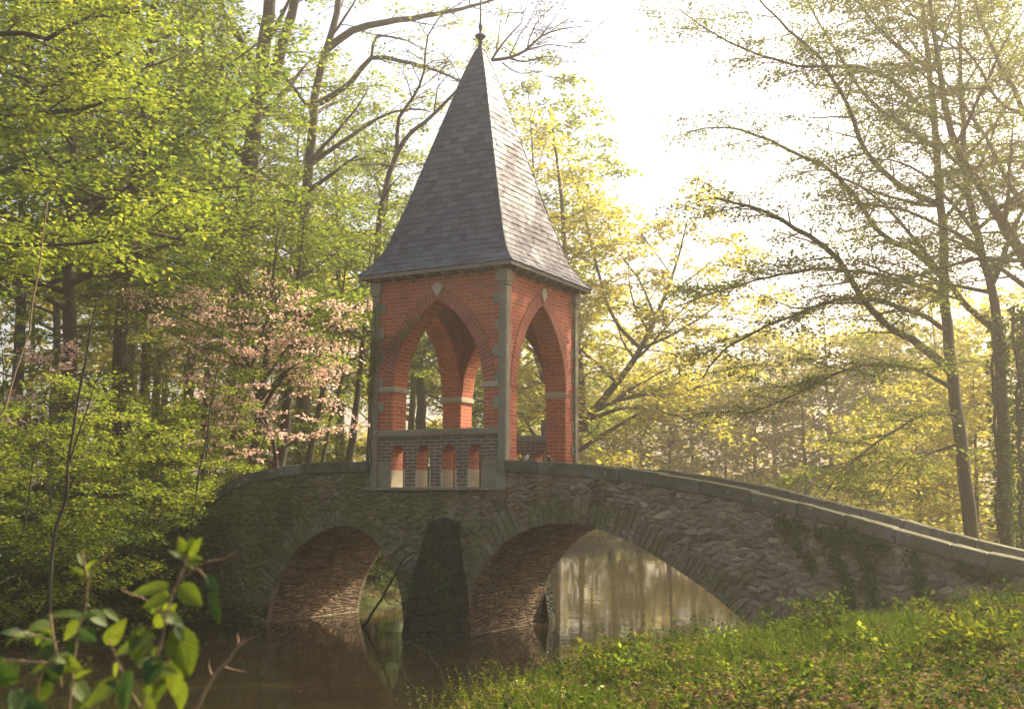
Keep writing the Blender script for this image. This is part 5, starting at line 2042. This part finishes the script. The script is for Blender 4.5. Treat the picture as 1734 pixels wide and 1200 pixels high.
bramble('leafy bramble with a yellow green shoot tip rising over the dark water',
        [([(235, 1215), (255, 1150), (272, 1080), (292, 1005), (312, 955), (318, 925)], .004), ([(280, 1045), (240, 1010), (205, 1000)], .0025), ([(292, 1000), (330, 960), (375, 945), (408, 932)], .002),
         ([(312, 955), (335, 965), (352, 985)], .002), ([(250, 1170), (290, 1110), (310, 1060)], .003), ([(240, 1200), (200, 1120), (180, 1080)], .003)],
        [(316, 940, 300, 905, 26, 0, 0), (317, 936, 322, 897, 28, 0, 0), (318, 940, 342, 908, 26, 0, .02), (314, 950, 284, 925, 22, 0, .01), (318, 948, 340, 940, 20, 0, -.02), (312, 958, 345, 950, 14, 0, 0),
         (304, 990, 347, 1030, 44, 0, 0), (352, 972, 370, 1005, 20, 1, 0), (356, 1000, 377, 1068, 24, 1, .01), (290, 990, 205, 1006, 30, 0, .02), (286, 1000, 245, 1045, 30, 0, .05), (284, 1010, 235, 1030, 28, 0, .0),
         (300, 1060, 326, 1160, 66, 0, 0), (262, 1075, 175, 1108, 44, 0, .03), (255, 1085, 222, 1125, 40, 0, .05), (240, 1060, 218, 1120, 38, 0, .06), (292, 1050, 316, 1060, 16, 1, -.02), (295, 1060, 318, 1088, 22, 1, -.03),
         (266, 1112, 245, 1165, 44, 1, -.05), (225, 1135, 195, 1225, 72, 1, -.1), (300, 1130, 290, 1190, 40, 0, .02), (205, 1150, 130, 1200, 46, 0, .05), (180, 1090, 215, 1045, 36, 0, .04), (262, 1060, 300, 1020, 30, 0, .06),
         (276, 1120, 262, 1200, 42, 0, .05), (310, 1150, 300, 1215, 34, 0, .06), (240, 1180, 270, 1230, 40, 0, .05), (315, 1100, 275, 1150, 40, 0, .08)], 2.2, 3)
bramble('low bramble at the corner with a small yellow shoot and a bare forked twig',
        [([(118, 1215), (124, 1130), (130, 1075), (146, 1030), (148, 985), (170, 950), (206, 910)], .0035), ([(148, 985), (142, 955), (138, 930)], .0025), ([(-20, 1118), (40, 1118), (95, 1125), (130, 1130)], .004),
         ([(60, 1215), (75, 1130), (110, 1090), (150, 1060)], .003), ([(20, 1070), (60, 1075), (100, 1090)], .0025), ([(85, 1040), (95, 1100), (105, 1160)], .003)],
        [(142, 962, 132, 928, 14, 0, 0), (145, 965, 160, 945, 12, 0, 0), (143, 975, 112, 955, 12, 0, 0), (148, 975, 165, 962, 12, 0, .01), (147, 985, 135, 975, 12, 0, 0), (140, 1040, 60, 1035, 24, 0, .05), (134, 1050, 100, 1090, 26, 0, .05),
         (150, 1035, 190, 1060, 34, 0, .03), (140, 1060, 165, 1090, 32, 1, .03), (175, 1030, 212, 1055, 18, 0, .02), (60, 1075, 14, 1070, 18, 0, .02), (100, 1115, 140, 1135, 36, 0, -.02), (110, 1118, 100, 1150, 34, 0, -.04),
         (90, 1125, 40, 1140, 24, 0, 0), (20, 1160, -10, 1110, 50, 1, -.1), (20, 1165, 40, 1230, 54, 1, -.1), (120, 1150, 165, 1200, 40, 0, .04), (130, 1150, 160, 1120, 28, 0, .05), (80, 1150, 60, 1200, 40, 0, .04), (60, 1090, 80, 1060, 20, 0, .03),
         (10, 1175, 90, 1205, 40, 1, -.05), (150, 1175, 120, 1215, 40, 0, .05)], 2.4, 5)
stem_thing('dead_twig', 'dead brown twig with short forks sticking up over the dark water', 'twig',
           [(px_path([(318, 1230), (350, 1165), (385, 1115), (405, 1092), (412, 1078)], 3.0, 3, .05, .002), .007), (px_path([(404, 1094), (418, 1085), (430, 1077)], 3.0, 3, .03, .001), .004),
            (px_path([(402, 1096), (404, 1082), (401, 1070)], 3.0, 3, .03, .001), .004), (px_path([(362, 1147), (356, 1135), (354, 1114)], 3.0, 3, .03, .001), .0035),
            (px_path([(378, 1128), (395, 1133), (414, 1136)], 3.0, 3, .03, .001), .0035)], 'twig')

# ------------------------------------------------------------------ two small birds on the parapet
def bird(lab, x, y, z, dark, face):
    root = empty('small_bird', (x, y, z), lab, 'bird')
    m = bpy.data.meshes.new('body')
    import bmesh
    bm = bmesh.new()
    bmesh.ops.create_uvsphere(bm, u_segments=16, v_segments=12, radius=1)
    for v in bm.verts:
        c = v.co
        t = c.x
        r = .034 * math.sqrt(max(0, 1 - t * t))
        px_ = t * .062
        zz = .052 + px_ * .55
        if t > .35:                       # head
            k = (t - .35) / .65
            zz += .018 * k
            r *= 1 - .12 * k
        if t < -.45: r *= .75
        l = math.hypot(c.y, c.z) or 1
        v.co = (px_, r * c.y / l, zz + r * c.z / l)
    for s in (-1, 1):                     # legs grown into the same mesh
        bmesh.ops.create_cone(bm, segments=6, radius1=.003, radius2=.003, depth=.045, matrix=Matrix.Translation((0.0, s * .012, .018)))
    bm.to_mesh(m)
    bm.free()
    m.polygons.foreach_set('use_smooth', [True] * len(m.polygons))
    mats = {'w': NT('pale_feather').done((.62, .58, .5), .8), 'k': NT('dark_feather').done((.02, .02, .022), .6)}
    o = link_mesh('body', m, mats['k' if dark else 'w'], root)
    hd = MB()
    hd.lathe([(.001, .108), (.016, .103), (.021, .09), (.016, .077), (.001, .073)], .036, 0, 12)
    link_ = hd.build('head', mats['w'], None, smooth=True)
    bk = MB()
    bk.tube([(.054, 0, .09), (.072, 0, .087)], [.005, .001], 6)
    bk_ = bk.build('beak', mats['k'])
    tl = MB()
    tl.hexa([(-.13, -.011, -.012), (-.05, -.013, .02), (-.13, .011, -.012), (-.05, .013, .02), (-.13, -.011, -.007), (-.05, -.013, .03), (-.13, .011, -.007), (-.05, .013, .03)])
    tl_ = tl.build('tail', mats['k' if dark else 'w'])
    for q in (o, link_, bk_, tl_):
        q.parent = root
        q.matrix_parent_inverse = Matrix()
    root.rotation_euler = (0, 0, face)


bird('small black and white bird perched on the right parapet beside the brick pier', .72, .18, cop(.72), True, 2.6)
bird('small pale bird perched on the right parapet near the corner post', .28, .2, cop(.28), False, -.6)

# ------------------------------------------------------------------ air
hz = MB()
hz.box(-156, 156, -156, 156, -2.2, 27)
h = hz.build('haze', None)
h['kind'] = 'stuff'
t = NT('haze')
pv = t.n('VolumePrincipled')
pv.inputs['Color'].default_value = (1.0, .92, .75, 1)
pv.inputs['Density'].default_value = .0026
pv.inputs['Anisotropy'].default_value = .7
t.l(pv.outputs[0], t.out.inputs['Volume'])
h.data.materials.append(t.m)
